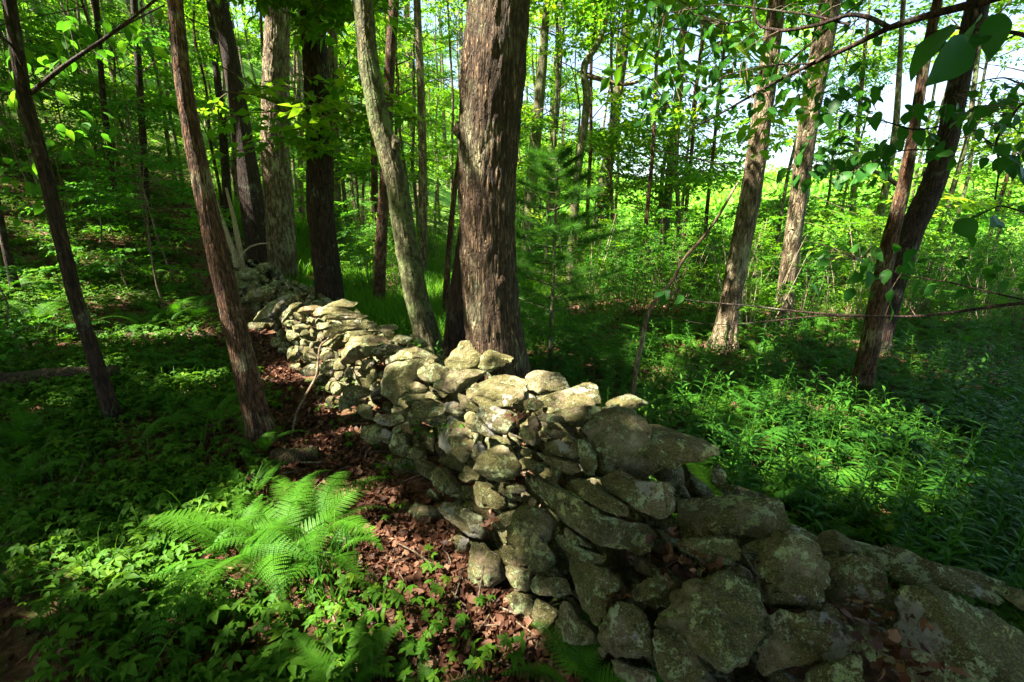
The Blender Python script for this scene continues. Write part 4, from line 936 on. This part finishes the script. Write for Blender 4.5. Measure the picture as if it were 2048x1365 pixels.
def creeper():
    # nearest plants stand as plants of their own
    r = np.random.default_rng(90); L = pick(190, lambda r: ((lambda Y: (r.uniform(-1.15, .0)*Y*1.05, Y))(r.uniform(.75, 3.1))), .12, 8)
    L = [(x, y) for x, y in L if WN[0]*x+WN[1]*y < WB-.36-.25*(y > 1.6)]
    L = [p for p in L if all(math.hypot(p[0]-f[0], p[1]-f[1]) > .26 for f in FERNS)]
    L += [tuple(ground(px, py)[:2]) for px, py in [(860, 1230), (880, 1250), (905, 1290), (985, 1330), (960, 1345), (800, 1350), (640, 1290), (700, 1310), (770, 960), (800, 945), (830, 950), (680, 860), (700, 840), (1020, 1345), (745, 1300), (760, 1220), (800, 1240), (730, 1180), (860, 1150), (900, 1210), (830, 1300), (930, 1300), (780, 1040), (720, 1090), (690, 1240), (740, 1260), (960, 1230), (690, 900), (640, 830), (600, 800), (750, 900)]]
    roots = []
    for k in range(5):
        t = thing("creeper_plant", "five leaflet woodland creeper growing low on the left ground", "plant", (0, 0, -50), 0, "creeper plants near the camera")
        (V, F, R), (v2, f2, _) = CP[k]; obj("leaves", mesh_from("leaves", [(V, F, 0, R)], [M_creep], True), t); obj("stalk", mesh_from("stalk", [(v2, f2, 0, None)], [M_grass]), t); roots.append(t)
    for n, (x, y) in enumerate(L):
        k = n % 5; z = float(zt(x, y)); a = r.uniform(0, 6.3); s = r.uniform(.8, 1.25)
        if n < 5: roots[k].location = (x, y, z); roots[k].rotation_euler = (0, 0, a)
        else: dup(roots[k], (x, y, z), a, s)
    # on the stones
    for px, py in [(880, 858), (855, 872), (905, 850), (835, 858), (772, 690), (790, 684), (835, 690)]:
        h = W_(px, py); dup(roots[n % 5], (h[0], h[1]-.03, h[2]-.02), r.uniform(0, 6.3), .62, "small creeper sprig hanging on the sunlit upper stones"); n += 1
    out = []; st = []
    N0 = 17000; Y = .6+14*rng.random(N0)**1.5; X = rng.uniform(-1.35, .25, N0)*Y; k = rng.random(N0) < left_density(X, Y); X, Y = X[k], Y[k]
    Y2 = rng.uniform(3.4, 14, 15000); X2 = rng.uniform(-1.35, -.3, 15000)*Y2; k = (WN[0]*X2+WN[1]*Y2 < WB-.3)&(rng.random(15000) < np.clip(.6+1.8*pnoise(np.stack([X2*.7, Y2*.7, 0*X2+4], 1)), .15, 1)); X, Y = np.r_[X, X2[k]], np.r_[Y, Y2[k]]
    Z = zt(X, Y); w = rng.integers(0, 4, len(X))
    for q in range(4):
        i = w == q; m = i.sum(); a = rng.uniform(0, 6.3, m); Rm = rotmats(a, rng.normal(0, .1, m), rng.normal(0, .1, m)); s = rng.uniform(.4, 1.35, m); P = np.stack([X[i], Y[i], Z[i]], 1)
        out.append(scatter(CPc[q][0], Rm, s, P, .5)); st.append(scatter(CPc[q][1], Rm, s, P, 0))
    V, F, R = cat(out); v2, f2, _ = cat(st)
    tag(obj("ground_cover", mesh_from("ground_cover", [(V, F, 0, R), (v2, f2, 1, None)], [M_creep, M_grass])), "low creeper and seedlings carpeting the left forest floor", "ground cover", kind='stuff')
creeper()

# ------------------------------------------------------------------ narrow leaved herbs right of the wall
def herb(seed, n=20, H=.5, ll=.11, w=.16):
    r = np.random.default_rng(seed); z = np.linspace(.12, 1, n)*H; az = np.arange(n)*2.4+r.normal(0, .2, n); lean = r.normal(0, .06, 2)
    P = np.stack([lean[0]*z/H, lean[1]*z/H, z], 1); s = ll*(1-.55*np.abs(np.linspace(-.6, 1, n)))*r.uniform(.85, 1.15, n)
    tilt = np.linspace(.05, 1.0, n)+r.normal(0, .12, n)
    lv = scatter(leaf_fine(w, 4, .5, .0), rotmats(az, tilt, 0*az), s, P, .5); st = tube([[0, 0, -.02], [lean[0]*.5, lean[1]*.5, H*.5], [lean[0], lean[1], H]], [.0035, .0028, .0015], 4); return lv, (st[0], st[1], np.full(len(st[0]), .5))
HB = [herb(700, 22, .42), herb(701, 28, .4, .08, .14), herb(702, 14, .35, .12, .3), herb(703, 26, .44, .08, .16)]
def herbs():
    N0 = 4600; Y = 1.2+9*rng.random(N0)**1.1; X = rng.uniform(-.25, 1.45, N0)*Y; q = WN[0]*X+WN[1]*Y
    k = (q > WB+1.0+.4*((WD[0]*X+WD[1]*Y) < .8))&(rng.random(N0) < np.clip(.75+1.3*pnoise(np.stack([X*.8, Y*.8, 0*X+8], 1)), .2, 1)); X, Y = X[k], Y[k]; Z = zt(X, Y)
    out = []; st = []; w = rng.integers(0, 4, len(X))
    for j in range(4):
        i = w == j; m = i.sum(); Rm = rotmats(rng.uniform(0, 6.3, m), rng.normal(0, .16, m), rng.normal(0, .16, m)); s = rng.uniform(.35, 1.15, m)**1.2; P = np.stack([X[i], Y[i], Z[i]], 1)
        out.append(scatter(HB[j][0], Rm, s, P, .6)); st.append(scatter(HB[j][1], Rm, s, P, 0))
    V, F, R = cat(out); v2, f2, _ = cat(st)
    tag(obj("undergrowth", mesh_from("undergrowth", [(V, F, 0, R), (v2, f2, 1, None)], [M_weed, M_grass], True)), "dense narrow leaved herbs covering the shaded ground right of the wall", "undergrowth", kind='stuff')
    # low seedlings between them
    N0 = 7000; Y = 1.2+9*rng.random(N0)**1.2; X = rng.uniform(-.3, 1.45, N0)*Y; q = WN[0]*X+WN[1]*Y; k = q > WB+.95+.4*((WD[0]*X+WD[1]*Y) < .8); X, Y = X[k], Y[k]; out = []
    w = rng.integers(0, 4, len(X))
    for j in range(4):
        i = w == j; m = i.sum(); out.append(scatter(CPc[j][0], rotmats(rng.uniform(0, 6.3, m), rng.normal(0, .15, m), rng.normal(0, .15, m)), rng.uniform(.4, 1.1, m), np.stack([X[i], Y[i], zt(X[i], Y[i])], 1), .5))
    V, F, R = cat(out); tag(obj("ground_cover", mesh_from("ground_cover", [(V, F, 0, R)], [M_creep])), "low seedlings under the herbs right of the wall", "ground cover", kind='stuff')
    # single tall herbs one can point to
    for n, (px, py, s, lab) in enumerate([(1078/2.9255+0, 0, 0, '')][:0]+[(365, 900, 1.0, "tall narrow leaved herb standing alone left of the leaning tree's foot"), (300, 965, .7, "light green herb in the sun patch above the ferns"), (1745, 900, .9, "tall herb in front of the foot of the reddish dark trunk"), (1560, 900, .9, "tall herb behind the big lichen covered capstone"), (1890, 1010, 1.1, "upright herb in the sunlit gap on the far right"), (1955, 1090, 1.2, "tall dark herb near the lower right corner, above the biggest boulder"), (1375, 790, .8, "tall herb just behind the pale flat stone's tip"), (1275, 760, .5, "small herb beside the crooked sapling's foot")]):
        g = ground(px, py); t = thing("tall_herb", lab, "plant", g, 0.7*n, "tall narrow leaved herbs"); lv, st = HB[n % 4]
        a = obj("leaves", mesh_from("leaves", [(lv[0]*s*1.15, lv[1], 0, lv[2])], [M_weed], True), t); obj("stem", mesh_from("stem", [(st[0]*s*1.15, st[1], 0, None)], [M_grass]), t)
herbs()

# ------------------------------------------------------------------ ferns
def frond(seed, L=.55, np_=22, wid=.17, curl=1.5):
    r = np.random.default_rng(seed); n = 40; t = np.linspace(0, 1, n); ang = math.radians(68)-curl*t**1.15; ds = L/(n-1)
    y = np.r_[0, np.cumsum(np.cos(ang[:-1])*ds)]; z = np.r_[0, np.cumsum(np.sin(ang[:-1])*ds)]; x = .05*L*np.sin(t*3+seed); C = np.stack([x, y, z], 1)
    out = []; tp = np.linspace(.16, .985, np_)
    dv = np.array([[0, 0, 0], [.36, .40, .03], [0, 1, -.10], [-.36, .40, .03]]); df = np.array([[0, 1, 2], [0, 2, 3]])
    for k, q in enumerate(tp):
        c = np.array([np.interp(q, t, C[:, j]) for j in range(3)]); a = np.interp(q, t, ang); f = np.array([0, math.cos(a), math.sin(a)]); up = np.array([0, -math.sin(a), math.cos(a)])
        ql = (q-.16)/.84; lp = wid*min(1, .55+ql*1.6)*(1-ql)**.75+.006
        for s in (-1, 1):
            m = max(5, int(lp/.0078)); tt = np.linspace(.06, 1, m); d = np.array([s, 0, 0])*.93+f*.36; d /= np.linalg.norm(d)
            P = c+d*(tt*lp)[:, None]-up*(.18*lp*tt**2)[:, None]+up*r.normal(0, .002)
            for s2 in (-1, 1):
                e = f*s2*.93+d*.38; e /= np.linalg.norm(e); nn = np.cross(d, e); nn /= np.linalg.norm(nn); b = np.cross(e, nn)
                pl = (.0088+.038*lp)*(1-tt)**.5+.0025; M = np.stack([b, e, nn], 1)
                W = np.einsum('ij,vj->vi', M, dv)[None]*pl[:, None, None]*np.array([1, 1, 1])+P[:, None]
                F = (df[None]+(np.arange(m)*4)[:, None, None]).reshape(-1, 3); out.append((W.reshape(-1, 3), F, np.repeat(r.uniform(.2, .8, m), 4)))
            tv, tf = tube(np.stack([c, P[-1]]), [.0009, .0004], 3); out.append((tv, np.concatenate([tf[:, [0, 1, 2]], tf[:, [0, 2, 3]]]), None))
    lv = cat(out); st = tube(C, np.linspace(.0032, .0008, n), 5); return lv, st
def frond_coarse(seed, L=.5, wid=.15):
    """sensitive-fern like: broad lobes, single leaflets"""
    r = np.random.default_rng(seed); n = 20; t = np.linspace(0, 1, n); ang = math.radians(70)-1.3*t; ds = L/(n-1)
    y = np.r_[0, np.cumsum(np.cos(ang[:-1])*ds)]; z = np.r_[0, np.cumsum(np.sin(ang[:-1])*ds)]; C = np.stack([0*t, y, z], 1); out = []
    tpl = leaf_fine(.34, 4, .2, .02)
    for q in np.linspace(.3, .97, 10):
        c = np.array([np.interp(q, t, C[:, j]) for j in range(3)]); a = float(np.interp(q, t, ang)); ql = (q-.3)/.7; l = wid*(1-.75*ql**1.5)
        for s in (-1, 1): out.append(scatter(tpl, rotmats(np.array([-s*1.05]), np.array([a*.5-.1]), np.array([0.0])), l, c[None], .4))
    out.append(scatter(tpl, rotmats(np.zeros(1), np.array([ang[-1]]), np.zeros(1)), .06, C[-1:], .4)); return cat(out), tube(C, np.linspace(.003, .001, n), 4)
FM = []; 
for k in range(5):
    lv, st = frond(800+k, .50+.04*k, 21, .105+.010*k, 1.25+.22*k); FM.append(mesh_from("frond", [(lv[0], lv[1], 0, lv[2]), (st[0], st[1], 1, None)], [M_fern, M_grass]))
FC = []
for k in range(3):
    lv, st = frond_coarse(820+k, .45+.05*k, .14); FC.append(mesh_from("frond", [(lv[0], lv[1], 0, lv[2]), (st[0], st[1], 1, None)], [M_weed, M_grass]))
def fern(label, p, nf, s, seed, meshes=FM, a0=0, a1=6.283, name="fern", tilt=.18, mats=None):
    r = np.random.default_rng(seed); t = thing(name, label, "fern", p, 0)
    for k in range(nf):
        o = obj("frond", meshes[int(r.integers(0, len(meshes)))], t); a = a0+(a1-a0)*(k+r.uniform(-.3, .3))/nf
        o.rotation_euler = Matrix.Rotation(a, 3, 'Z').to_4x4().to_euler(); o.rotation_euler = (Matrix.Rotation(a, 3, 'Z')@Matrix.Rotation(float(r.normal(-.06, tilt)), 3, 'X')@Matrix.Rotation(float(r.normal(0, .18)), 3, 'Y')).to_euler()
        o.location = (float(-math.sin(a)*.015), float(math.cos(a)*.015), 0); o.scale = (s*float(r.uniform(.75, 1.12)),)*3
    return t
for n, (px, py, nf, s, lab) in enumerate([(640, 1075, 9, .86, "largest bright feathery fern, right half of the fern patch by the wall"), (560, 1120, 8, .82, "feathery fern in the middle of the fern patch, tips in shade"), (470, 1130, 8, .86, "feathery fern forming the left edge of the fern patch"),
        (585, 1040, 7, .7, "smaller fern at the back of the fern patch, half in shade"), (660, 1130, 5, .6, "low fern frond cluster drooping onto the sunlit dead leaves"), (500, 1000, 7, .6, "shaded fern behind the fern patch"),
        (1155, 1385, 8, .52, "fern sprouting at the bottom edge against the lowest stones"), (1235, 1420, 6, .42, "fern cut by the bottom edge right of another, below the brown round stone"), (690, 1400, 8, .55, "shaded fern at the bottom edge among the creeper"), (860, 1420, 6, .4, "small fern at the bottom edge below the ground stick"),
        (400, 640, 8, 1.25, "sunlit fern beside the leaning tree near the far slabs"), (340, 650, 9, 1.15, "half shaded fern left of the sunlit fern by the leaning tree"), (520, 915, 6, .6, "dim fern at the foot of the leaning tree"), (60, 900, 7, .8, "dark fern near the left edge below the thick log"), (30, 985, 6, .7, "dark fern at the left edge above the creeper"), (60, 650, 6, 1.2, "fern among lit ground plants at the far left"),
        (495, 880, 5, .5, "small dim fern right beside the leaning trunk")]):
    p = ground(px, min(py, 1362)) if py <= 1362 else ground(px, py)
    fern(lab, p, nf, s, 40+n)
for n, (px, py, nf, s, lab) in enumerate([(1640, 900, 7, 1.0, "broad leaved fern standing in the shaded herbs behind the wall"), (1480, 930, 7, .9, "pale green fern just behind the big capstone"), (1660, 1015, 6, .7, "broad lobed fern in front of the herbs, near the long lichen stone"), (1530, 850, 6, .9, "fern in shade right of the pale flat stone"), (1900, 960, 7, 1.0, "broad fern in the light gap on the far right"),
        (1830, 1030, 6, .8, "sunlit broad lobed fern at right"), (2010, 900, 7, 1.1, "dark fern at the right edge"), (1400, 850, 6, .7, "small fern behind the capstone's upper edge"), (1990, 1110, 6, 1.0, "dark fern above the largest boulder at the right edge")]):
    fern(lab, ground(px, py), nf, s, 80+n, FC, name="fern")
fern("dark feathery fern behind the slabs in the wall's middle", ground(790, 655), 8, .9, 99)

r8 = np.random.default_rng(8); fk = []
for k in range(3):
    fk.append(fern("fern among the herbs and litter of the wood floor", (0, 0, -50), 6, 1.0, 200+k, FM if k else FC)); fk[-1]['group'] = "ferns scattered through the undergrowth"
L = pick(105, lambda r: ((lambda Y: (r.uniform(.0, 1.3)*Y, Y))(r.uniform(1.6, 7.0))), .32, 12); L = [(x, y) for x, y in L if WN[0]*x+WN[1]*y > WB+1.1]
L += [(x, y) for x, y in pick(26, lambda r: ((lambda Y: (r.uniform(-1.2, -.4)*Y, Y))(r.uniform(3, 9))), .5, 13) if WN[0]*x+WN[1]*y < WB-.7]
for n, (x, y) in enumerate(L):
    z = float(zt(x, y)); a = float(r8.uniform(0, 6.28)); sc = float(r8.uniform(.5, 1.0))
    if n < 3: fk[n].location = (x, y, z); fk[n].scale = (sc,)*3
    else: dup(fk[n % 3], (x, y, z), a, sc)
# small dead twigs over the floor
n = 1500; Yt = .9+9*r8.random(n)**1.3; Xt = r8.uniform(-1.2, .9, n)*Yt; tv, tf = tube([[0, -.5, 0], [.03, -.15, .02], [-.02, .2, .0], [.02, .5, .03]], [.022, .02, .016, .008], 4)
V, F, R = scatter((tv, tf, np.full(len(tv), .5)), rotmats(r8.uniform(0, 6.3, n), r8.normal(0, .15, n), r8.normal(0, .3, n)), r8.uniform(.05, .32, n), np.stack([Xt, Yt, zt(Xt, Yt)+.02], 1))
tag(obj("twig_litter", mesh_from("twig_litter", [(V, F, 0, None)], [M_twig])), "small dead twigs littering the forest floor", "twigs", kind='stuff')

# ------------------------------------------------------------------ young pine
def pine():
    b = ground(1100, 735); Yb = b[1]; H = atY(1105, 285, Yb)[2]-b[2]; t = thing("pine_sapling", "young soft needled pine standing in shade right of the big trunk", "pine", b); r = np.random.default_rng(33)
    parts = [tube([[0, 0, -.05], [.01, 0, H*.5], [.03, 0, H]], [.028, .018, .005], 8)+(0, None)]; tufts = []; dirs = []
    for wl in range(17):
        z = .10+wl*(H-.15)/16.5+r.normal(0, .03);  L = (.85*(1-z/H)**.6+.12)*r.uniform(.8, 1.15); m = 3
        for k in range(m+int(r.integers(0, 2))):
            a = 2*math.pi*k/m+wl*1.1+r.uniform(-.5, .5); L2 = L*r.uniform(.65, 1.1); e = np.array([math.cos(a)*L2, math.sin(a)*L2, z+L2*r.uniform(.1, .45)]); c = np.array([.01, 0, z]); Q = resample([c, .5*(c+e)+np.array([0, 0, -.03]), e], 8)
            parts.append(tube(Q, np.linspace(.007, .002, 8), 4)+(0, None))
            for q in np.linspace(.3, 1, 7):
                p = c+(e-c)*q; d = (e-c)/np.linalg.norm(e-c); tufts.append(p); dirs.append(d)
                for s in (-1, 1):
                    sd = np.cross(d, [0, 0, 1])*s*.8+d*.6; sl = .22*L*(1.25-q); tufts += [p+sd*sl, p+sd*sl*.5]; dirs += [sd, sd]
    obj("trunk", mesh_from("trunk", parts, [M_barkg]), t)
    T = np.array(tufts); D = np.array(dirs); nn = 26; T2 = np.repeat(T, nn, 0)-np.repeat(D, nn, 0)*r.uniform(0, .06, len(T)*nn)[:, None]; D2 = np.repeat(D, nn, 0)+r.normal(0, .55, (len(T)*nn, 3)); D2 /= np.linalg.norm(D2, axis=1)[:, None]
    Lr = r.uniform(.08, .13, len(T2)); Sd = np.cross(D2, r.normal(size=D2.shape)); Sd /= np.linalg.norm(Sd, axis=1)[:, None]; w = .0011
    V = np.stack([T2-Sd*w, T2+Sd*w, T2+D2*Lr[:, None]], 1).reshape(-1, 3); F = np.arange(len(V)).reshape(-1, 3)
    obj("needles", mesh_from("needles", [(V, F, 0, np.repeat(r.random(len(T2)), 3))], [M_needle]), t)
pine()

# ------------------------------------------------------------------ near branches with hand sized leaves
BIG = [leaf_fine(.62, 8, c, .02) for c in (.15, .35, .5)]
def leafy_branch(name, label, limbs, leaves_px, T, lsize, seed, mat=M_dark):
    """limbs: list of (pts px,py,distance along view; start radius; end radius). leaves_px: (px,py,t) leaf spots; extra leaves grow along the twigs."""
    r = np.random.default_rng(seed); b = atT(*limbs[0][0][0]); t = thing(name, label, "branch", b); ends = []
    for n, (pts, r0, r1) in enumerate(limbs):
        L = resample([atT(*p) for p in pts], max(10, 5*len(pts))); V, F = tube(L-b, np.linspace(r0, r1, len(L)), 8); V = V+.1*r1*np.stack([pnoise(V*60), pnoise(V*60+5), pnoise(V*60+11)], 1)
        obj("limb" if n == 0 else "twig", mesh_from("limb" if n == 0 else "twig", [(V, F, 0, None)], [M_barkd], True), t); ends.append(L)
    A = np.concatenate(ends); parts = []; st = []
    for x, y, d in leaves_px:
        p = atT(x, y, d)-b; q = A[np.argmin(np.linalg.norm(A-b-p, axis=1))]-b; v = p-q; l = np.linalg.norm(v); hd = math.atan2(-v[0], v[1]) if l > .03 else r.uniform(0, 6.3)
        parts.append(scatter(BIG[int(r.integers(0, 3))], rotmats(np.array([hd+r.normal(0, .6)]), np.array([r.normal(-.55, .35)]), r.normal(0, .5, 1)), lsize*r.uniform(.7, 1.15), (p-v*.15)[None], .7))
        if l < .35: tv, tf = tube(np.array([q, .5*(q+p)+np.array([0, 0, .01]), p]), [.0022, .0014, .001], 4); st.append((tv, tf, None))
    V, F, R = cat(parts); P = [(V, F, 0, R)]
    if st: v2, f2, _ = cat(st); P.append((v2, f2, 1, None))
    obj("foliage", mesh_from("foliage", P, [mat, M_twig], True), t)
    return t
r = np.random.default_rng(11)
def spots(boxes, d0, d1):
    out = []
    for x0, y0, x1, y1, n in boxes:
        for _ in range(n): out.append((r.uniform(x0, x1), r.uniform(y0, y1), r.uniform(d0, d1)))
    return out
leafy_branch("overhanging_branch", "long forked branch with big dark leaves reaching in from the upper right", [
    ([(2080, -30, 1.5), (1960, 5, 1.6), (1860, 30, 1.7), (1778, 55, 1.8), (1700, 95, 1.95), (1630, 125, 2.05), (1550, 165, 2.2), (1480, 205, 2.3), (1420, 240, 2.4), (1370, 262, 2.5)], .016, .003),
    ([(1778, 55, 1.8), (1740, 35, 1.85), (1700, 28, 1.9), (1640, 50, 1.95), (1570, 63, 2.0), (1520, 55, 2.1), (1505, 30, 2.1), (1512, -10, 2.1)], .009, .005),
    ([(1700, 50, 1.9), (1620, 30, 2.0), (1540, 20, 2.1), (1440, 8, 2.2), (1330, 28, 2.3)], .005, .002),
    ([(1620, 128, 2.05), (1540, 130, 2.15), (1450, 150, 2.25), (1390, 190, 2.35), (1340, 215, 2.4)], .004, .0015),
    ([(1500, 38, 2.1), (1440, 50, 2.2), (1400, 40, 2.3), (1375, 15, 2.3)], .004, .002)],
    spots([(1290, 0, 1440, 110, 44), (1270, 110, 1450, 250, 52), (1420, 50, 1640, 170, 60), (1400, 160, 1600, 240, 20), (1560, 0, 1780, 70, 30), (1600, 110, 1780, 230, 24)], 2.0, 2.7)+[(1330, 150, 2.3), (1400, 170, 2.3), (1480, 175, 2.2), (1560, 160, 2.1)], None, .056, 61)
leafy_branch("overhanging_branch", "near branch with the largest dark leaves, hanging in front of the blackest trunk", [
    ([(2120, 110, 1.3), (2040, 66, 1.35), (1960, 60, 1.4), (1900, 55, 1.45), (1850, 70, 1.5)], .007, .003),
    ([(2040, 66, 1.35), (1990, 90, 1.4), (1930, 75, 1.4)], .003, .002)],
    [(1905, 45, 1.1), (1935, 85, 1.05), (1968, 30, 1.1), (1945, 70, 1.25), (1890, 110, 1.4), (2000, 20, 1.2)], 0, .135, 62)
leafy_branch("overhanging_branch", "leafy branch against the white sky at the right edge", [
    ([(2120, 250, 1.9), (2045, 200, 1.9), (2020, 240, 1.95), (1990, 280, 2.0), (2000, 330, 2.1), (1990, 400, 2.2)], .007, .003),
    ([(2045, 170, 1.9), (2010, 155, 2.0), (1970, 160, 2.1), (1930, 180, 2.2), (1890, 200, 2.3)], .004, .0015),
    ([(2010, 310, 2.0), (1960, 270, 2.1), (1920, 240, 2.2)], .004, .0015)],
    spots([(1980, 160, 2060, 260, 20), (2000, 260, 2070, 380, 22), (1900, 180, 1990, 260, 14), (1880, 270, 1980, 330, 8)], 1.8, 2.3), 0, .075, 63)
leafy_branch("overhanging_branch", "leafy sprays crossing in front of the two trunks on the right", [
    ([(1900, 250, 2.4), (1830, 262, 2.5), (1760, 240, 2.6), (1700, 232, 2.7), (1640, 200, 2.8)], .005, .002),
    ([(1870, 300, 2.4), (1800, 300, 2.5), (1740, 330, 2.6), (1690, 345, 2.7), (1600, 330, 2.8)], .004, .002)],
    spots([(1640, 160, 1760, 250, 26), (1640, 260, 1800, 360, 34), (1800, 200, 1900, 320, 16), (1560, 260, 1650, 370, 16)], 2.4, 2.9), 0, .095, 64)
leafy_branch("overhanging_branch", "single low branch with a few round leaves at the right edge", [
    ([(2120, 440, 1.3), (2048, 425, 1.35), (2000, 410, 1.4), (1960, 430, 1.45), (1925, 440, 1.5)], .003, .0015)],
    [(1990, 445, 1.25), (1975, 425, 1.45), (1915, 440, 1.45), (2040, 415, 1.4), (1935, 470, 1.5), (1560, 50, 2)][:5], 0, .085, 65)
leafy_branch("bare_branch", "long bare branch reaching level across the right half with a few leaves at its tip", [
    ([(2120, 600, 1.9), (2048, 606, 1.9), (1980, 614, 1.95), (1920, 624, 2.0), (1830, 634, 2.05), (1700, 632, 2.1), (1600, 624, 2.2), (1500, 612, 2.3), (1400, 604, 2.4), (1350, 596, 2.45), (1335, 582, 2.5)], .008, .0025),
    ([(1760, 633, 2.08), (1640, 632, 2.1), (1560, 640, 2.2), (1470, 650, 2.3), (1400, 648, 2.4), (1330, 632, 2.5)], .004, .0015),
    ([(2048, 600, 1.9), (1980, 585, 1.95), (1900, 565, 2.0), (1800, 550, 2.1), (1720, 520, 2.2)], .004, .0015)],
    [(1337, 580, 2.45), (1350, 600, 2.45), (1325, 586, 2.45), (1365, 590, 2.4), (1775, 540, 2.1), (1800, 530, 2.1), (1760, 560, 2.1), (1745, 525, 2.15), (1780, 585, 2.1), (1810, 610, 2.1), (1640, 500, 2.3), (1655, 520, 2.3), (1610, 480, 2.4), (1780, 605, 2.05), (1760, 500, 2.1), (1735, 545, 2.1)]+spots([(1700, 480, 1860, 600, 22), (1860, 500, 2048, 580, 16), (1600, 470, 1720, 560, 10)], 2.0, 2.6), 0, .075, 66)
leafy_branch("leafy_branch", "dim leafy branch of the slender black tree across the upper left", [
    ([(60, 188, 3.3), (130, 130, 3.1), (200, 85, 3.0), (260, 45, 3.0), (330, 10, 3.0)], .010, .004),
    ([(180, 98, 3.0), (240, 140, 3.0), (290, 190, 3.1)], .005, .002)],
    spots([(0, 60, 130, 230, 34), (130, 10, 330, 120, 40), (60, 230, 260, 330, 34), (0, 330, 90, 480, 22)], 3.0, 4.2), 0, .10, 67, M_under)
